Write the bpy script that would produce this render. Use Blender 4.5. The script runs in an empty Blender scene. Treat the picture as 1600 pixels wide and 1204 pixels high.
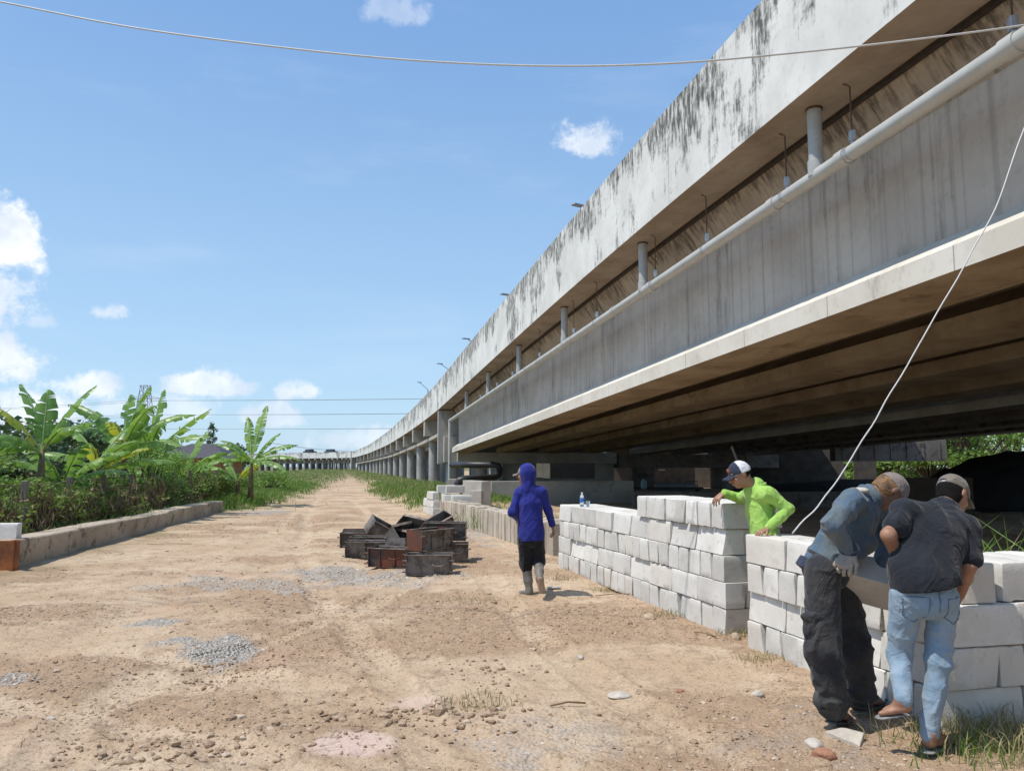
import bpy, math, random
import numpy as np
from mathutils import Vector, Matrix, Euler
random.seed(7); RNG = np.random.default_rng(11)
SC = bpy.context.scene
COL = SC.collection
# ---------------------------------------------------------------- camera
F = 1200.0; PITCH = math.radians(6.0); EYE = 1.6
cd = bpy.data.cameras.new('camera'); cam = bpy.data.objects.new('camera', cd); COL.objects.link(cam)
cam.location = (0, 0, EYE); cam.rotation_euler = (math.pi/2 + PITCH, 0, 0)
cd.sensor_width = 36; cd.lens = 36*F/1600; cd.clip_start = 0.05; cd.clip_end = 4000
SC.camera = cam
def ray(u, v):
    x = (u-800)/F; z = (602-v)/F
    return np.array([x, math.cos(PITCH)-math.sin(PITCH)*z, math.sin(PITCH)+math.cos(PITCH)*z])
def P(u, v, Y):                     # survey helper: world point on a sight line at distance Y
    r = ray(u, v); return np.array([0, 0, EYE]) + r*(Y/r[1])
def G(u, v, z=0.0):                 # sight line down to height z
    r = ray(u, v); t = (z-EYE)/r[2]; return np.array([r[0]*t, r[1]*t, z])
# ---------------------------------------------------------------- light
SUN_EL = math.radians(64.5); SUN_AZ = math.atan2(-.93, -.37)
sdir = Vector((math.sin(SUN_AZ)*math.cos(SUN_EL), math.cos(SUN_AZ)*math.cos(SUN_EL), math.sin(SUN_EL)))
sl = bpy.data.lights.new('sun', 'SUN'); sl.energy = 4.0; sl.angle = math.radians(.5); sl.color = (1, .95, .87)
so = bpy.data.objects.new('sun', sl); COL.objects.link(so); so.rotation_euler = sdir.to_track_quat('Z', 'Y').to_euler()
SC.view_settings.view_transform = 'Standard'; SC.view_settings.look = 'None'
SC.view_settings.exposure = 0.08; SC.view_settings.gamma = 1; SC.view_settings.use_curve_mapping = False
SC.cycles.max_bounces = 6; SC.cycles.diffuse_bounces = 2; SC.cycles.transparent_max_bounces = 8
SC.cycles.sample_clamp_indirect = 6
# ---------------------------------------------------------------- node helpers
class NT:
    def __init__(s, tree): s.t = tree; s.n = tree.nodes; s.l = tree.links
    def new(s, ty, **kw):
        n = s.n.new(ty)
        for k, v in kw.items(): setattr(n, k, v)
        return n
    def link(s, a, b): s.l.new(a, b)
    def set(s, sock, v):
        if isinstance(v, (int, float)): sock.default_value = v
        elif isinstance(v, (tuple, list)):
            sock.default_value = tuple(v) + ((1,) if len(v) == 3 and len(sock.default_value) == 4 else ())
        else: s.link(v, sock)
    def math(s, op, a, b=0.0, c=None, clamp=False):
        n = s.new('ShaderNodeMath', operation=op); n.use_clamp = clamp
        s.set(n.inputs[0], a); s.set(n.inputs[1], b)
        if c is not None: s.set(n.inputs[2], c)
        return n.outputs[0]
    def vmath(s, op, a, b):
        n = s.new('ShaderNodeVectorMath', operation=op); s.set(n.inputs[0], a); s.set(n.inputs[1], b); return n.outputs[0]
    def mix(s, f, a, b, mode='MIX'):
        n = s.new('ShaderNodeMix', data_type='RGBA', blend_type=mode)
        s.set(n.inputs[0], f); s.set(n.inputs[6], a); s.set(n.inputs[7], b); return n.outputs[2]
    def noise(s, vec, scale, detail=4, rough=.55, dist=0.0):
        n = s.new('ShaderNodeTexNoise'); s.set(n.inputs['Vector'], vec); n.inputs['Scale'].default_value = scale
        n.inputs['Detail'].default_value = detail; n.inputs['Roughness'].default_value = rough
        n.inputs['Distortion'].default_value = dist; return n.outputs[0]
    def ramp(s, v, a, b):            # smoothstep a..b -> 0..1
        n = s.new('ShaderNodeMapRange', interpolation_type='SMOOTHSTEP'); s.set(n.inputs[0], v)
        n.inputs[1].default_value = a; n.inputs[2].default_value = b; return n.outputs[0]
    def scale(s, vec, v):
        n = s.new('ShaderNodeMapping'); s.set(n.inputs[0], vec); n.inputs[3].default_value = v; return n.outputs[0]
# ---------------------------------------------------------------- world: sky with clouds
w = bpy.data.worlds.new('World'); SC.world = w; w.use_nodes = True
T = NT(w.node_tree); T.n.clear()
out = T.new('ShaderNodeOutputWorld'); bg = T.new('ShaderNodeBackground'); T.link(bg.outputs[0], out.inputs[0])
sky = T.new('ShaderNodeTexSky', sky_type='NISHITA'); sky.sun_disc = False
sky.sun_elevation = SUN_EL; sky.sun_rotation = SUN_AZ; sky.air_density = 1.0; sky.dust_density = .8; sky.ozone_density = 1.6; sky.altitude = 0
tc = T.new('ShaderNodeTexCoord'); dirv = tc.outputs['Generated']
sep = T.new('ShaderNodeSeparateXYZ'); T.link(dirv, sep.inputs[0])
az = T.math('ARCTAN2', sep.outputs[0], sep.outputs[1]); el = T.math('ARCSINE', sep.outputs[2])
n1 = T.noise(dirv, 10, 8, .62); n2 = T.noise(T.vmath('ADD', dirv, (3, 7, 1)), 34, 8, .66)
def cloudpix(u, v):
    r = ray(u, v); return math.atan2(r[0], r[1]), math.atan2(r[2], math.hypot(r[0], r[1]))
acc = None
for (u, v, ru, rv, st) in [(5, 385, 85, 75, 1.0), (-10, 480, 95, 80, .8), (0, 560, 105, 70, .92), (62, 505, 44, 24, .45), (162, 490, 58, 30, .85), (135, 603, 85, 38, .85), (60, 645, 110, 50, .75),
                           (320, 603, 78, 26, .8), (482, 614, 48, 21, .75), (432, 654, 66, 25, .75), (240, 640, 110, 30, .5),
                           (565, 688, 95, 30, .5), (922, 228, 60, 42, .95), (625, 20, 62, 46, .34), (40, 680, 160, 30, .4), (1700, 700, 200, 60, .6),
                           (-300, 420, 260, 120, .9), (-700, 250, 300, 110, .8), (2300, 500, 400, 120, .8)]:
    a0, e0 = cloudpix(u, v); a1, _ = cloudpix(u+ru, v); _, e1 = cloudpix(u, v-rv)
    da = T.math('DIVIDE', T.math('SUBTRACT', az, a0), abs(a1-a0)); de = T.math('DIVIDE', T.math('SUBTRACT', el, e0), abs(e1-e0))
    # flatter base: lower half falls off faster
    de = T.math('MULTIPLY', de, T.math('ADD', 1.0, T.math('MULTIPLY', T.math('LESS_THAN', de, 0.0), .5)))
    d = T.math('SQRT', T.math('ADD', T.math('MULTIPLY', da, da), T.math('MULTIPLY', de, de)))
    m = T.math('MULTIPLY', T.ramp(T.math('ADD', T.math('SUBTRACT', 1.0, d), T.math('ADD', T.math('MULTIPLY', T.math('SUBTRACT', n1, .5), 2.6), T.math('MULTIPLY', T.math('SUBTRACT', n2, .5), 1.5))), .05, .6), st)
    m = T.math('MULTIPLY', m, T.ramp(d, 1.7, 1.05))
    acc = m if acc is None else T.math('MAXIMUM', acc, m)
veil = T.math('MULTIPLY', T.ramp(T.noise(T.scale(dirv, (1.5, 1.5, 7)), 2.2, 5, .6), .5, .8), .10)
shade = T.ramp(T.noise(T.vmath('ADD', dirv, (0, 0, .03)), 14, 5, .6), .3, .68)
ccol = T.mix(shade, (5.6, 6.3, 7.4), (8.4, 8.6, 8.9))
sat = T.new('ShaderNodeHueSaturation'); T.link(sky.outputs[0], sat.inputs['Color']); sat.inputs['Saturation'].default_value = 1.08; sat.inputs['Value'].default_value = 1.25
grad = T.mix(T.ramp(el, -.05, .75), (3.7, 5.6, 7.5), (1.45, 3.05, 6.1))
skyc = T.mix(.72, sat.outputs[0], grad)
skyc = T.mix(veil, skyc, (7.5, 7.9, 8.6))
T.link(T.mix(acc, skyc, ccol), bg.inputs[0]); bg.inputs[1].default_value = .125
w.cycles.sampling_method = 'MANUAL'; w.cycles.sample_map_resolution = 512
# ---------------------------------------------------------------- scene helpers
def tag(o, label=None, cat=None, group=None, kind=None):
    if label: o['label'] = label
    if cat: o['category'] = cat
    if group: o['group'] = group
    if kind: o['kind'] = kind
    return o
def empty(name, loc=(0, 0, 0), rot=(0, 0, 0)):
    o = bpy.data.objects.new(name, None); o.empty_display_size = .1; COL.objects.link(o); o.location = loc; o.rotation_euler = rot; return o
def mesh_obj(name, verts, faces, mat, parent=None, uv=None, smooth=False, loc=None, attr=None, ang=None):
    """link ONE mesh object; verts in world space unless the parent sits rotated (then local)"""
    me = bpy.data.meshes.new(name); v = np.asarray(verts, dtype=float)
    off = np.zeros(3)
    if parent is not None and not getattr(mesh_obj, 'local', False):
        q = parent
        while q is not None: off = off+np.array(q.location); q = q.parent
    if loc is not None: off = np.array(loc, dtype=float)
    me.from_pydata((v-off).tolist(), [], faces.tolist() if isinstance(faces, np.ndarray) else faces); me.update()
    o = bpy.data.objects.new(name, me); COL.objects.link(o)
    if loc is not None: o.location = loc
    if parent is not None: o.parent = parent
    mats = mat if isinstance(mat, (list, tuple)) else [mat]
    for m in mats: me.materials.append(m)
    if uv is not None:
        l = me.uv_layers.new(name='UVMap'); l.data.foreach_set('uv', np.asarray(uv, dtype=np.float32).ravel())
    if attr is not None:
        a = me.color_attributes.new('mask', 'FLOAT_COLOR', 'POINT'); a.data.foreach_set('color', np.asarray(attr, dtype=np.float32).ravel())
    if smooth:
        me.polygons.foreach_set('use_smooth', [True]*len(me.polygons))
        if ang: me.set_sharp_from_angle(angle=math.radians(ang))
    return o
class MB:
    """mesh collector"""
    def __init__(s): s.v = []; s.f = []; s.mi = []
    def add(s, v, f, mi=0):
        b = len(s.v); s.v += [tuple(map(float, p)) for p in v]; s.f += [tuple(i+b for i in q) for q in f]; s.mi += [mi]*len(f); return s
    def box(s, c, size, rz=0, M=None, mi=0, taper=1.0):
        x, y, z = [k/2 for k in size]; t = taper
        pts = np.array([(-x, -y, -z), (x, -y, -z), (x, y, -z), (-x, y, -z), (-x*t, -y*t, z), (x*t, -y*t, z), (x*t, y*t, z), (-x*t, y*t, z)])
        if M is None:
            ca, sa = math.cos(rz), math.sin(rz); M = np.array([[ca, -sa, 0], [sa, ca, 0], [0, 0, 1]])
        pts = pts@np.array(M).T + np.array(c)
        return s.add(pts, [(0, 3, 2, 1), (4, 5, 6, 7), (0, 1, 5, 4), (1, 2, 6, 5), (2, 3, 7, 6), (3, 0, 4, 7)], mi)
    def tube(s, pts, r, n=10, caps=True, mi=0):
        pts = [np.array(p, dtype=float) for p in pts]; r = [r]*len(pts) if np.isscalar(r) else r
        b = len(s.v); up = None
        for i, p in enumerate(pts):
            d = pts[min(i+1, len(pts)-1)]-pts[max(i-1, 0)]; d /= np.linalg.norm(d)+1e-9
            if up is None: up = np.cross(d, (0, 0, 1) if abs(d[2]) < .9 else (1, 0, 0))
            up = up-d*np.dot(up, d); up /= np.linalg.norm(up)+1e-9; w2 = np.cross(d, up)
            for k in range(n):
                a = 2*math.pi*k/n; s.v.append(tuple(p+r[i]*(math.cos(a)*up+math.sin(a)*w2)))
        for i in range(len(pts)-1):
            for k in range(n):
                k2 = (k+1) % n; s.f.append((b+i*n+k, b+i*n+k2, b+(i+1)*n+k2, b+(i+1)*n+k)); s.mi.append(mi)
        if caps:
            s.f.append(tuple(b+k for k in range(n))[::-1]); s.f.append(tuple(b+(len(pts)-1)*n+k for k in range(n))); s.mi += [mi, mi]
        return s
    def build(s, name, mat, parent=None, smooth=False, loc=None, ang=None, bevel=0):
        o = mesh_obj(name, s.v, s.f, mat, parent, smooth=smooth, loc=loc, ang=ang)
        if any(s.mi): o.data.polygons.foreach_set('material_index', s.mi)
        if bevel:
            m = o.modifiers.new('bevel', 'BEVEL'); m.width = bevel; m.segments = 2; m.limit_method = 'ANGLE'
        return o
def root(name, label, cat, loc=(0, 0, 0), group=None, rot=(0, 0, 0)):
    o = empty(name, loc, rot); tag(o, label, cat, group); return o
# numpy value noise
def _h(i, j, k, s):
    n = (i*374761393 + j*668265263 + k*2147483647 + s*1274126177) & 0xffffffff
    n = ((n ^ (n >> 13))*1274126177) & 0xffffffff
    return ((n ^ (n >> 16)) & 0xffff)/65535.0
def vn(x, y, z=0.0, s=0):
    x, y, z = np.broadcast_arrays(np.asarray(x, float), np.asarray(y, float), np.asarray(z, float))
    i, j, k = np.floor(x).astype(np.int64), np.floor(y).astype(np.int64), np.floor(z).astype(np.int64)
    a, b, c = x-i, y-j, z-k; a = a*a*(3-2*a); b = b*b*(3-2*b); c = c*c*(3-2*c)
    r = 0
    for di in (0, 1):
        for dj in (0, 1):
            for dk in (0, 1):
                r = r + _h(i+di, j+dj, k+dk, s)*(a if di else 1-a)*(b if dj else 1-b)*(c if dk else 1-c)
    return r
def fbm(x, y, z=0.0, o=4, s=0, g=.5):
    r = 0; a = 1; t = 0
    for q in range(o):
        r = r + a*(vn(np.asarray(x)*2**q, np.asarray(y)*2**q, np.asarray(z)*2**q, s+q)-.5); t += a; a *= g
    return r/t
ONES = ['', 'first', 'second', 'third', 'fourth', 'fifth', 'sixth', 'seventh', 'eighth', 'ninth', 'tenth', 'eleventh', 'twelfth', 'thirteenth', 'fourteenth', 'fifteenth', 'sixteenth', 'seventeenth', 'eighteenth', 'nineteenth']
def nth(n):
    if n < 20: return ONES[n]
    t = ['', '', 'twent', 'thirt', 'fort', 'fift', 'sixt'][n//10]
    return t+'ieth' if n % 10 == 0 else t+'y-'+ONES[n % 10]
# ---------------------------------------------------------------- materials
def base_mat(name):
    m = bpy.data.materials.new(name); m.use_nodes = True; t = NT(m.node_tree)
    b = [n for n in t.n if n.type == 'BSDF_PRINCIPLED'][0]; return m, t, b
def bump(t, b, h, strength=.3, dist=.02):
    n = t.new('ShaderNodeBump'); n.inputs['Strength'].default_value = strength; n.inputs['Distance'].default_value = dist
    t.set(n.inputs['Height'], h); t.link(n.outputs[0], b.inputs['Normal'])
def simple(name, col, rough=.8, var=.25, scale=8, metal=0, bmp=.15, bscale=None, col2=None, rnd=0.0, spec=None, bdist=.01):
    m, t, b = base_mat(name); tc = t.new('ShaderNodeTexCoord').outputs['Object']
    n = t.noise(tc, scale, 6, .6)
    c2 = col2 if col2 else tuple(k*(1-var) for k in col)
    c = t.mix(t.ramp(n, .32, .68), c2, col)
    if rnd:
        oi = t.new('ShaderNodeObjectInfo'); f = t.math('ADD', 1-rnd/2, t.math('MULTIPLY', oi.outputs['Random'], rnd))
        h = t.new('ShaderNodeHueSaturation'); t.link(c, h.inputs['Color']); t.link(f, h.inputs['Value']); c = h.outputs[0]
    t.link(c, b.inputs['Base Color']); b.inputs['Roughness'].default_value = rough; b.inputs['Metallic'].default_value = metal
    if spec is not None: b.inputs['Specular IOR Level'].default_value = spec
    if bmp: bump(t, b, t.noise(tc, bscale or scale*5, 5, .65), bmp, bdist)
    return m
def leafmat(name, c1, c2, scale=3, rough=.5, tr=.35, yellow=None):
    m, t, b = base_mat(name); tc = t.new('ShaderNodeTexCoord').outputs['Object']
    g = t.new('ShaderNodeNewGeometry'); n = t.noise(tc, scale, 3, .6)
    f = t.math('ADD', t.math('MULTIPLY', n, .6), t.math('MULTIPLY', g.outputs['Random Per Island'], .5))
    c = t.mix(t.ramp(f, .25, .85), c1, c2)
    if yellow: c = t.mix(t.math('GREATER_THAN', g.outputs['Random Per Island'], .9), c, yellow)
    t.link(c, b.inputs['Base Color']); b.inputs['Roughness'].default_value = rough
    tl = t.new('ShaderNodeBsdfTranslucent'); t.link(t.mix(.5, c, (c2[0]*1.4, c2[1]*1.5, c2[2]*.8)), tl.inputs[0])
    mx = t.new('ShaderNodeMixShader'); mx.inputs[0].default_value = tr
    o = [n for n in t.n if n.type == 'OUTPUT_MATERIAL'][0]
    t.link(b.outputs[0], mx.inputs[1]); t.link(tl.outputs[0], mx.inputs[2]); t.link(mx.outputs[0], o.inputs[0])
    return m
# ================================================================ terrain
def gz(x, y):
    x = np.asarray(x, float); y = np.asarray(y, float)
    z = .05*fbm(x*.35, y*.35, 0, 3, 5)
    # verges of rough ground beside the track
    lx = -7.2-.155*(y-12)                      # line of the low wall
    veg = 1/(1+np.exp(np.clip(-(lx-1.1-x)*2.0,-50,50)))
    z = z + veg*(.12+.25*fbm(x*.5, y*.5, 1, 3, 8)+.004*np.clip(y, 0, 60))
    tc_ = trackx(y); hw = trackw(y)
    rt = np.clip((x-tc_-hw)/1.2, 0, 1)*np.clip((y-25)/4, 0, 1); rt = rt*rt*(3-2*rt)
    lt = np.clip((tc_-hw-x)/1.4, 0, 1)*np.clip((y-28)/4, 0, 1); lt = lt*lt*(3-2*lt)
    edge = 6.11-.215*y
    z = z + np.clip(rt*(.30+.3*fbm(x*.4, y*.25, 4, 3, 3)), -.1, .6)*np.clip((edge+1.5-x)/1.5, 0, 1) + lt*(.2+.2*fbm(x*.4, y*.3, 2, 3, 2))*(1-veg)
    z = z + np.clip((y-60)/140, 0, 1)*.35*(1-rt)*(1-lt)
    return z
def trackx(y):
    y = np.asarray(y, float)
    return np.interp(y, [0, 12, 20, 27, 37, 60, 100, 137, 200], [-3.2, -3.2, -4.3, -6.1, -8.3, -12.9, -23, -33.5, -52])
def trackw(y): return np.interp(np.asarray(y, float), [20, 30, 45, 60, 150], [3.6, 2.6, 1.8, 1.7, 2.3])
def gmask(x, y):
    """material masks: gravel, pink powder, vegetated soil, dark/damp"""
    w1 = fbm(x*2.1, y*2.1, 0, 4, 21); w2 = fbm(x*.7, y*.7, 0, 3, 31)
    def blob(u, v, ru, rv, k=1.0):
        c = G(u, v); a = G(u+ru, v); b1 = G(u, v-rv); b2 = G(u, v+rv); rx = abs(a[0]-c[0]); ry = abs(b1[1]-b2[1])/2
        d = np.sqrt(((x-c[0]-(y-c[1])*c[0]/c[1])/rx)**2+((y-c[1])/ry)**2)
        return np.clip((1-d+w1*2.2)*2.2, 0, 1)*k
    gr = 0
    for a in [(335, 1008, 85, 20, 1), (250, 970, 60, 7, .9), (20, 1065, 55, 12, .9), (530, 892, 105, 14, .75), (380, 915, 150, 16, .55), (640, 905, 90, 22, .5), (410, 800, 60, 5, .8), (745, 825, 40, 22, .7),
              (1220, 1160, 160, 50, .25), (840, 1150, 170, 45, .35), (60, 800, 40, 6, .3), (800, 1190, 60, 20, .5)]: gr = np.maximum(gr, blob(*a))
    pk = 0
    for a in [(560, 1165, 75, 20, 1), (625, 1097, 45, 17, .7), (700, 945, 80, 10, .3), (800, 1140, 120, 40, .15)]: pk = np.maximum(pk, blob(*a))
    lx = -7.2-.155*(y-12)
    veg = 1/(1+np.exp(np.clip(-(lx-.5-x+w1*2)*3,-50,50))); tcx = trackx(y); hw = trackw(y)
    side = np.clip((np.abs(x-tcx)-hw+w1*2.5+w2)/1.0, 0, 1)*np.clip((y-26+w2*8)/4, 0, 1)
    far = np.clip((y-240)/40, 0, 1)
    under = np.clip((x-(6.11-.215*y)-.8)/1.2, 0, 1)*.85
    dk = np.clip(fbm(x*.9, y*.9, 3, 4, 41)*3+.1, 0, 1)
    return gr, pk, np.clip(np.maximum(np.maximum(veg, side*(1-under)), far), 0, 1), dk
def graded(lo, hi, c, s0, k, smax=25):
    a = [c]; 
    while a[-1] < hi: a.append(a[-1]+min(smax, max(s0, k*(a[-1]-c))))
    b = [c]
    while b[-1] > lo: b.append(b[-1]-min(smax, max(s0, k*(c-b[-1]))))
    return np.array(b[::-1][:-1]+a)
XS = graded(-900, 900, 0.2, .033, .012, 60); YS = graded(-60, 1500, 4.2, .028, .0085, 60)
gx, gy = np.meshgrid(XS, YS); H = gz(gx, gy)
near = np.exp(-np.clip(gy-2, 0, 99)/16)
rough = .030*fbm(gx*1.3, gy*1.3, 2, 4, 50) + .030*np.clip(fbm(gx*3.1, gy*3.1, 5, 5, 60, .62)+.02, -.06, 1)
tread = .006*np.sin((gx*.8+gy*.6)*42)*np.clip(fbm(gx*.9, gy*.9, 9, 2, 70)*6-.5, 0, 1)
loose = np.clip(fbm(gx*.75, gy*.95, 11, 4, 81)*3.2+.42, 0, 1)
def pdist(x, y, pl):
    d = np.full(x.shape, 9.)
    for a, b_ in zip(pl[:-1], pl[1:]):
        v = b_-a; t_ = np.clip(((x-a[0])*v[0]+(y-a[1])*v[1])/(v@v), 0, 1); d = np.minimum(d, np.hypot(x-a[0]-t_*v[0], y-a[1]-t_*v[1]))
    return d
TR = 0; sel = (np.abs(gx) < 14) & (gy > 1) & (gy < 60); wob = .12*fbm(gx[sel]*1.2, gy[sel]*1.2, 0, 3, 88); trd = np.zeros(gx.shape)
for pl in ([(-300, 1000), (-50, 1012), (200, 1022), (420, 1062), (650, 1125), (850, 1210), (1000, 1320)], [(-260, 1080), (0, 1095), (300, 1150), (480, 1230)], [(40, 1230), (140, 1110), (240, 1050), (420, 1000), (560, 955), (660, 900), (640, 850), (575, 800), (540, 775)],
           [(700, 1230), (640, 1100), (560, 1000), (500, 930), (470, 860), (480, 800), (500, 775)], [(-60, 930), (150, 915), (330, 880), (430, 830), (470, 790)], [(1150, 1190), (960, 1090), (830, 990), (760, 900)]):
    w_ = pdist(gx[sel], gy[sel], [G(*p_)[:2] for p_ in pl])+wob; trd[sel] = np.maximum(trd[sel], np.clip(1.25-w_/.19, 0, 1))
loose = loose*(1-.8*trd); rough = rough*(1-.5*trd)-.022*trd+.02*np.exp(-((trd-.15)/.12)**2)*(trd > .01)
tread = tread+.005*np.sin((gx*.9+gy*.45)*38)*trd*(vn(gx*.8, gy*.8, 0, 90) > .45)
rough = rough*.6+loose*(.045*np.abs(fbm(gx*5.5, gy*5.5, 3, 3, 55, .6))+.035*np.abs(fbm(gx*13, gy*13, 3, 2, 56, .6)))
ruts = -.05*np.exp(-((gx-trackx(gy)+.1*np.sin(gy*.3)+.85)/.28)**2) - .05*np.exp(-((gx-trackx(gy)-.85)/.28)**2)
diag = -.035*np.exp(-(((gx+3.4)-.9*(gy-5))/.35)**2)
H = H+(rough*2.0+tread)*(.35+.65*near)+(ruts+diag)*np.clip((60-gy)/40, 0, 1)
gr, pk, vg, dk = gmask(gx, gy)
H = H+pk*.006+gr*.006; dk = loose
nx, ny = len(XS), len(YS)
idx = np.arange(nx*ny).reshape(ny, nx)
fc = np.stack([idx[:-1, :-1], idx[:-1, 1:], idx[1:, 1:], idx[1:, :-1]], -1).reshape(-1, 4)
def gh(x, y):                        # real height of the sheet at a point
    i = np.clip(np.searchsorted(XS, x)-1, 0, nx-2); j = np.clip(np.searchsorted(YS, y)-1, 0, ny-2)
    fx = np.clip((x-XS[i])/(XS[i+1]-XS[i]), 0, 1); fy = np.clip((y-YS[j])/(YS[j+1]-YS[j]), 0, 1)
    return (H[j, i]*(1-fx)+H[j, i+1]*fx)*(1-fy)+(H[j+1, i]*(1-fx)+H[j+1, i+1]*fx)*fy
m, t, b = base_mat('dirt'); tco = t.new('ShaderNodeTexCoord').outputs['Object']
at = t.new('ShaderNodeVertexColor', layer_name='mask'); sp = t.new('ShaderNodeSeparateColor'); t.link(at.outputs[0], sp.inputs[0])
n_big = t.noise(tco, .6, 6, .6); n_mid = t.noise(tco, 4, 8, .68); n_fine = t.noise(tco, 38, 6, .7); n_cl = t.noise(tco, 13, 5, .7, .6)
loose_ = t.ramp(t.math('ADD', at.outputs['Alpha'], t.math('MULTIPLY', t.math('SUBTRACT', n_mid, .5), 1.6)), .15, .85)
smear = t.noise(t.scale(tco, (1.6, .45, 1)), 2.2, 7, .7, .7)
c = t.mix(t.ramp(n_big, .38, .62), (.51, .365, .235), (.60, .46, .315)); c = t.mix(t.math('MULTIPLY', t.ramp(smear, .48, .62), .5), c, (.45, .31, .195))
c = t.mix(t.math('MULTIPLY', loose_, .85), c, (.395, .265, .165))
c = t.mix(t.math('MULTIPLY', t.ramp(n_mid, .50, .68), .6), c, (.26, .175, .115))
c = t.mix(t.math('MULTIPLY', t.ramp(n_fine, .48, .66), .6), c, (.22, .15, .10)); c = t.mix(t.math('MULTIPLY', t.ramp(t.noise(tco, 95, 4, .7), .54, .66), .55), c, (.66, .55, .42))
c = t.mix(t.math('MULTIPLY', t.ramp(n_cl, .60, .72), .5), c, (.62, .50, .38)); pkn = t.ramp(t.noise(t.vmath('ADD', tco, (40, 3, 0)), .55, 4, .6), .56, .68); c = t.mix(t.math('MULTIPLY', pkn, .35), c, (.60, .40, .28))
vor = t.new('ShaderNodeTexVoronoi'); t.link(tco, vor.inputs[0]); vor.inputs['Scale'].default_value = 34
gcol = t.mix(vor.outputs['Color'], (.31, .28, .24), (.56, .515, .45))
gf = t.math('MULTIPLY', sp.outputs[0], t.ramp(t.math('ADD', n_mid, t.math('MULTIPLY', sp.outputs[0], .25)), .5, .66))
c = t.mix(gf, c, gcol)
c = t.mix(t.math('MULTIPLY', t.math('MULTIPLY', sp.outputs[1], .8), t.ramp(t.math('ADD', n_cl, t.math('MULTIPLY', sp.outputs[1], .2)), .42, .66)), c, (.68, .51, .43))
soil = t.mix(t.ramp(n_mid, .4, .6), (.11, .13, .045), (.20, .17, .09))
c = t.mix(t.math('MULTIPLY', sp.outputs[2], .85), c, soil)
t.link(c, b.inputs['Base Color']); b.inputs['Roughness'].default_value = .95; b.inputs['Specular IOR Level'].default_value = .15
hh = t.math('ADD', t.math('MULTIPLY', n_mid, .9), t.math('ADD', t.math('MULTIPLY', n_fine, .35), t.math('MULTIPLY', vor.outputs['Distance'], t.math('MULTIPLY', sp.outputs[0], .9))))
bump(t, b, hh, .9, .05); M_DIRT = m
ground = mesh_obj('ground', np.stack([gx.ravel(), gy.ravel(), H.ravel()], -1), fc, M_DIRT, smooth=True,
                  attr=np.stack([gr.ravel(), pk.ravel(), vg.ravel(), dk.ravel()], -1))
tag(ground, 'rutted tan dirt ground and track beside the flyover', kind='structure')

# ================================================================ concrete materials
def concrete(name, c1, c2, streak=None, sscale=(3, .35), sthr=(.55, .7), top=None, joints=None, rough=.9, dark=(.05, .045, .04), samt=.8, bmp=.25, rnd=0, blot=None, lines=0):
    m, t, b = base_mat(name); tcn = t.new('ShaderNodeTexCoord'); tco = tcn.outputs['Object']; uv = tcn.outputs['UV']
    n1 = t.noise(tco, .8, 6, .6); n2 = t.noise(tco, 7, 7, .65); n3 = t.noise(tco, 45, 4, .6)
    c = t.mix(t.ramp(n1, .35, .65), c1, c2)
    c = t.mix(t.math('MULTIPLY', t.ramp(n2, .5, .75), .3), c, tuple(k*.6 for k in c1))
    c = t.mix(t.math('MULTIPLY', t.ramp(n3, .6, .8), .25), c, tuple(k*.5 for k in c1))
    if blot: c = t.mix(t.math('MULTIPLY', t.ramp(t.noise(tco, blot[1], 6, .7), blot[2], blot[2]+.12), blot[3]), c, blot[0])
    h = t.math('ADD', n2, t.math('MULTIPLY', n3, .4))
    if streak:
        suv = t.new('ShaderNodeSeparateXYZ'); t.link(uv, suv.inputs[0])
        ns = t.noise(t.scale(uv, (sscale[0], sscale[1], 1)), 1.0, 8, .68); nb = t.noise(t.scale(uv, (.42, .5, 1)), 1.0, 6, .7)
        v = t.math('ADD', ns, t.math('MULTIPLY', t.math('SUBTRACT', nb, .5), 1.5))
        if top: # more growth towards the top edge where water enters (uv.y = height)
            v = t.math('ADD', v, t.math('MULTIPLY', t.ramp(suv.outputs[1], top[0], top[1]), top[2]))
        f = t.math('MULTIPLY', t.ramp(v, sthr[0], sthr[1]), samt)
        gr_ = t.ramp(t.noise(t.scale(uv, (11, 2.2, 1)), 1.0, 7, .7), .36, .58)
        c = t.mix(t.math('MULTIPLY', f, gr_), c, dark)
        if joints:
            fr = t.math('FRACT', t.math('DIVIDE', suv.outputs[0], joints)); j = t.math('LESS_THAN', fr, .012/joints*1.6)
            c = t.mix(t.math('MULTIPLY', j, .55), c, (.10, .09, .08))
    if lines:   # board-marked lines in the height direction
        ln = t.noise(t.scale(uv, (lines, .12, 1)), 1.0, 3, .5)
        c = t.mix(t.math('MULTIPLY', t.ramp(ln, .5, .66), .45), c, tuple(k*.55 for k in c1)); h = t.math('ADD', h, t.math('MULTIPLY', ln, 1.2))
    if rnd:
        oi = t.new('ShaderNodeObjectInfo'); hs = t.new('ShaderNodeHueSaturation'); t.link(c, hs.inputs['Color'])
        t.link(t.math('ADD', 1-rnd, t.math('MULTIPLY', oi.outputs['Random'], rnd)), hs.inputs['Value']); c = hs.outputs[0]
    t.link(c, b.inputs['Base Color']); b.inputs['Roughness'].default_value = rough; b.inputs['Specular IOR Level'].default_value = .2
    bump(t, b, h, bmp, .012); return m
M_PARA = concrete('weathered_white_concrete', (.68, .67, .63), (.81, .80, .76), streak=1, sscale=(3.0, .45), sthr=(.535, .70), top=(.4, 1.95, .19), joints=10.0, samt=.9, dark=(.055, .052, .045), blot=((.30, .28, .24), 3.2, .62, .5))
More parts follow.
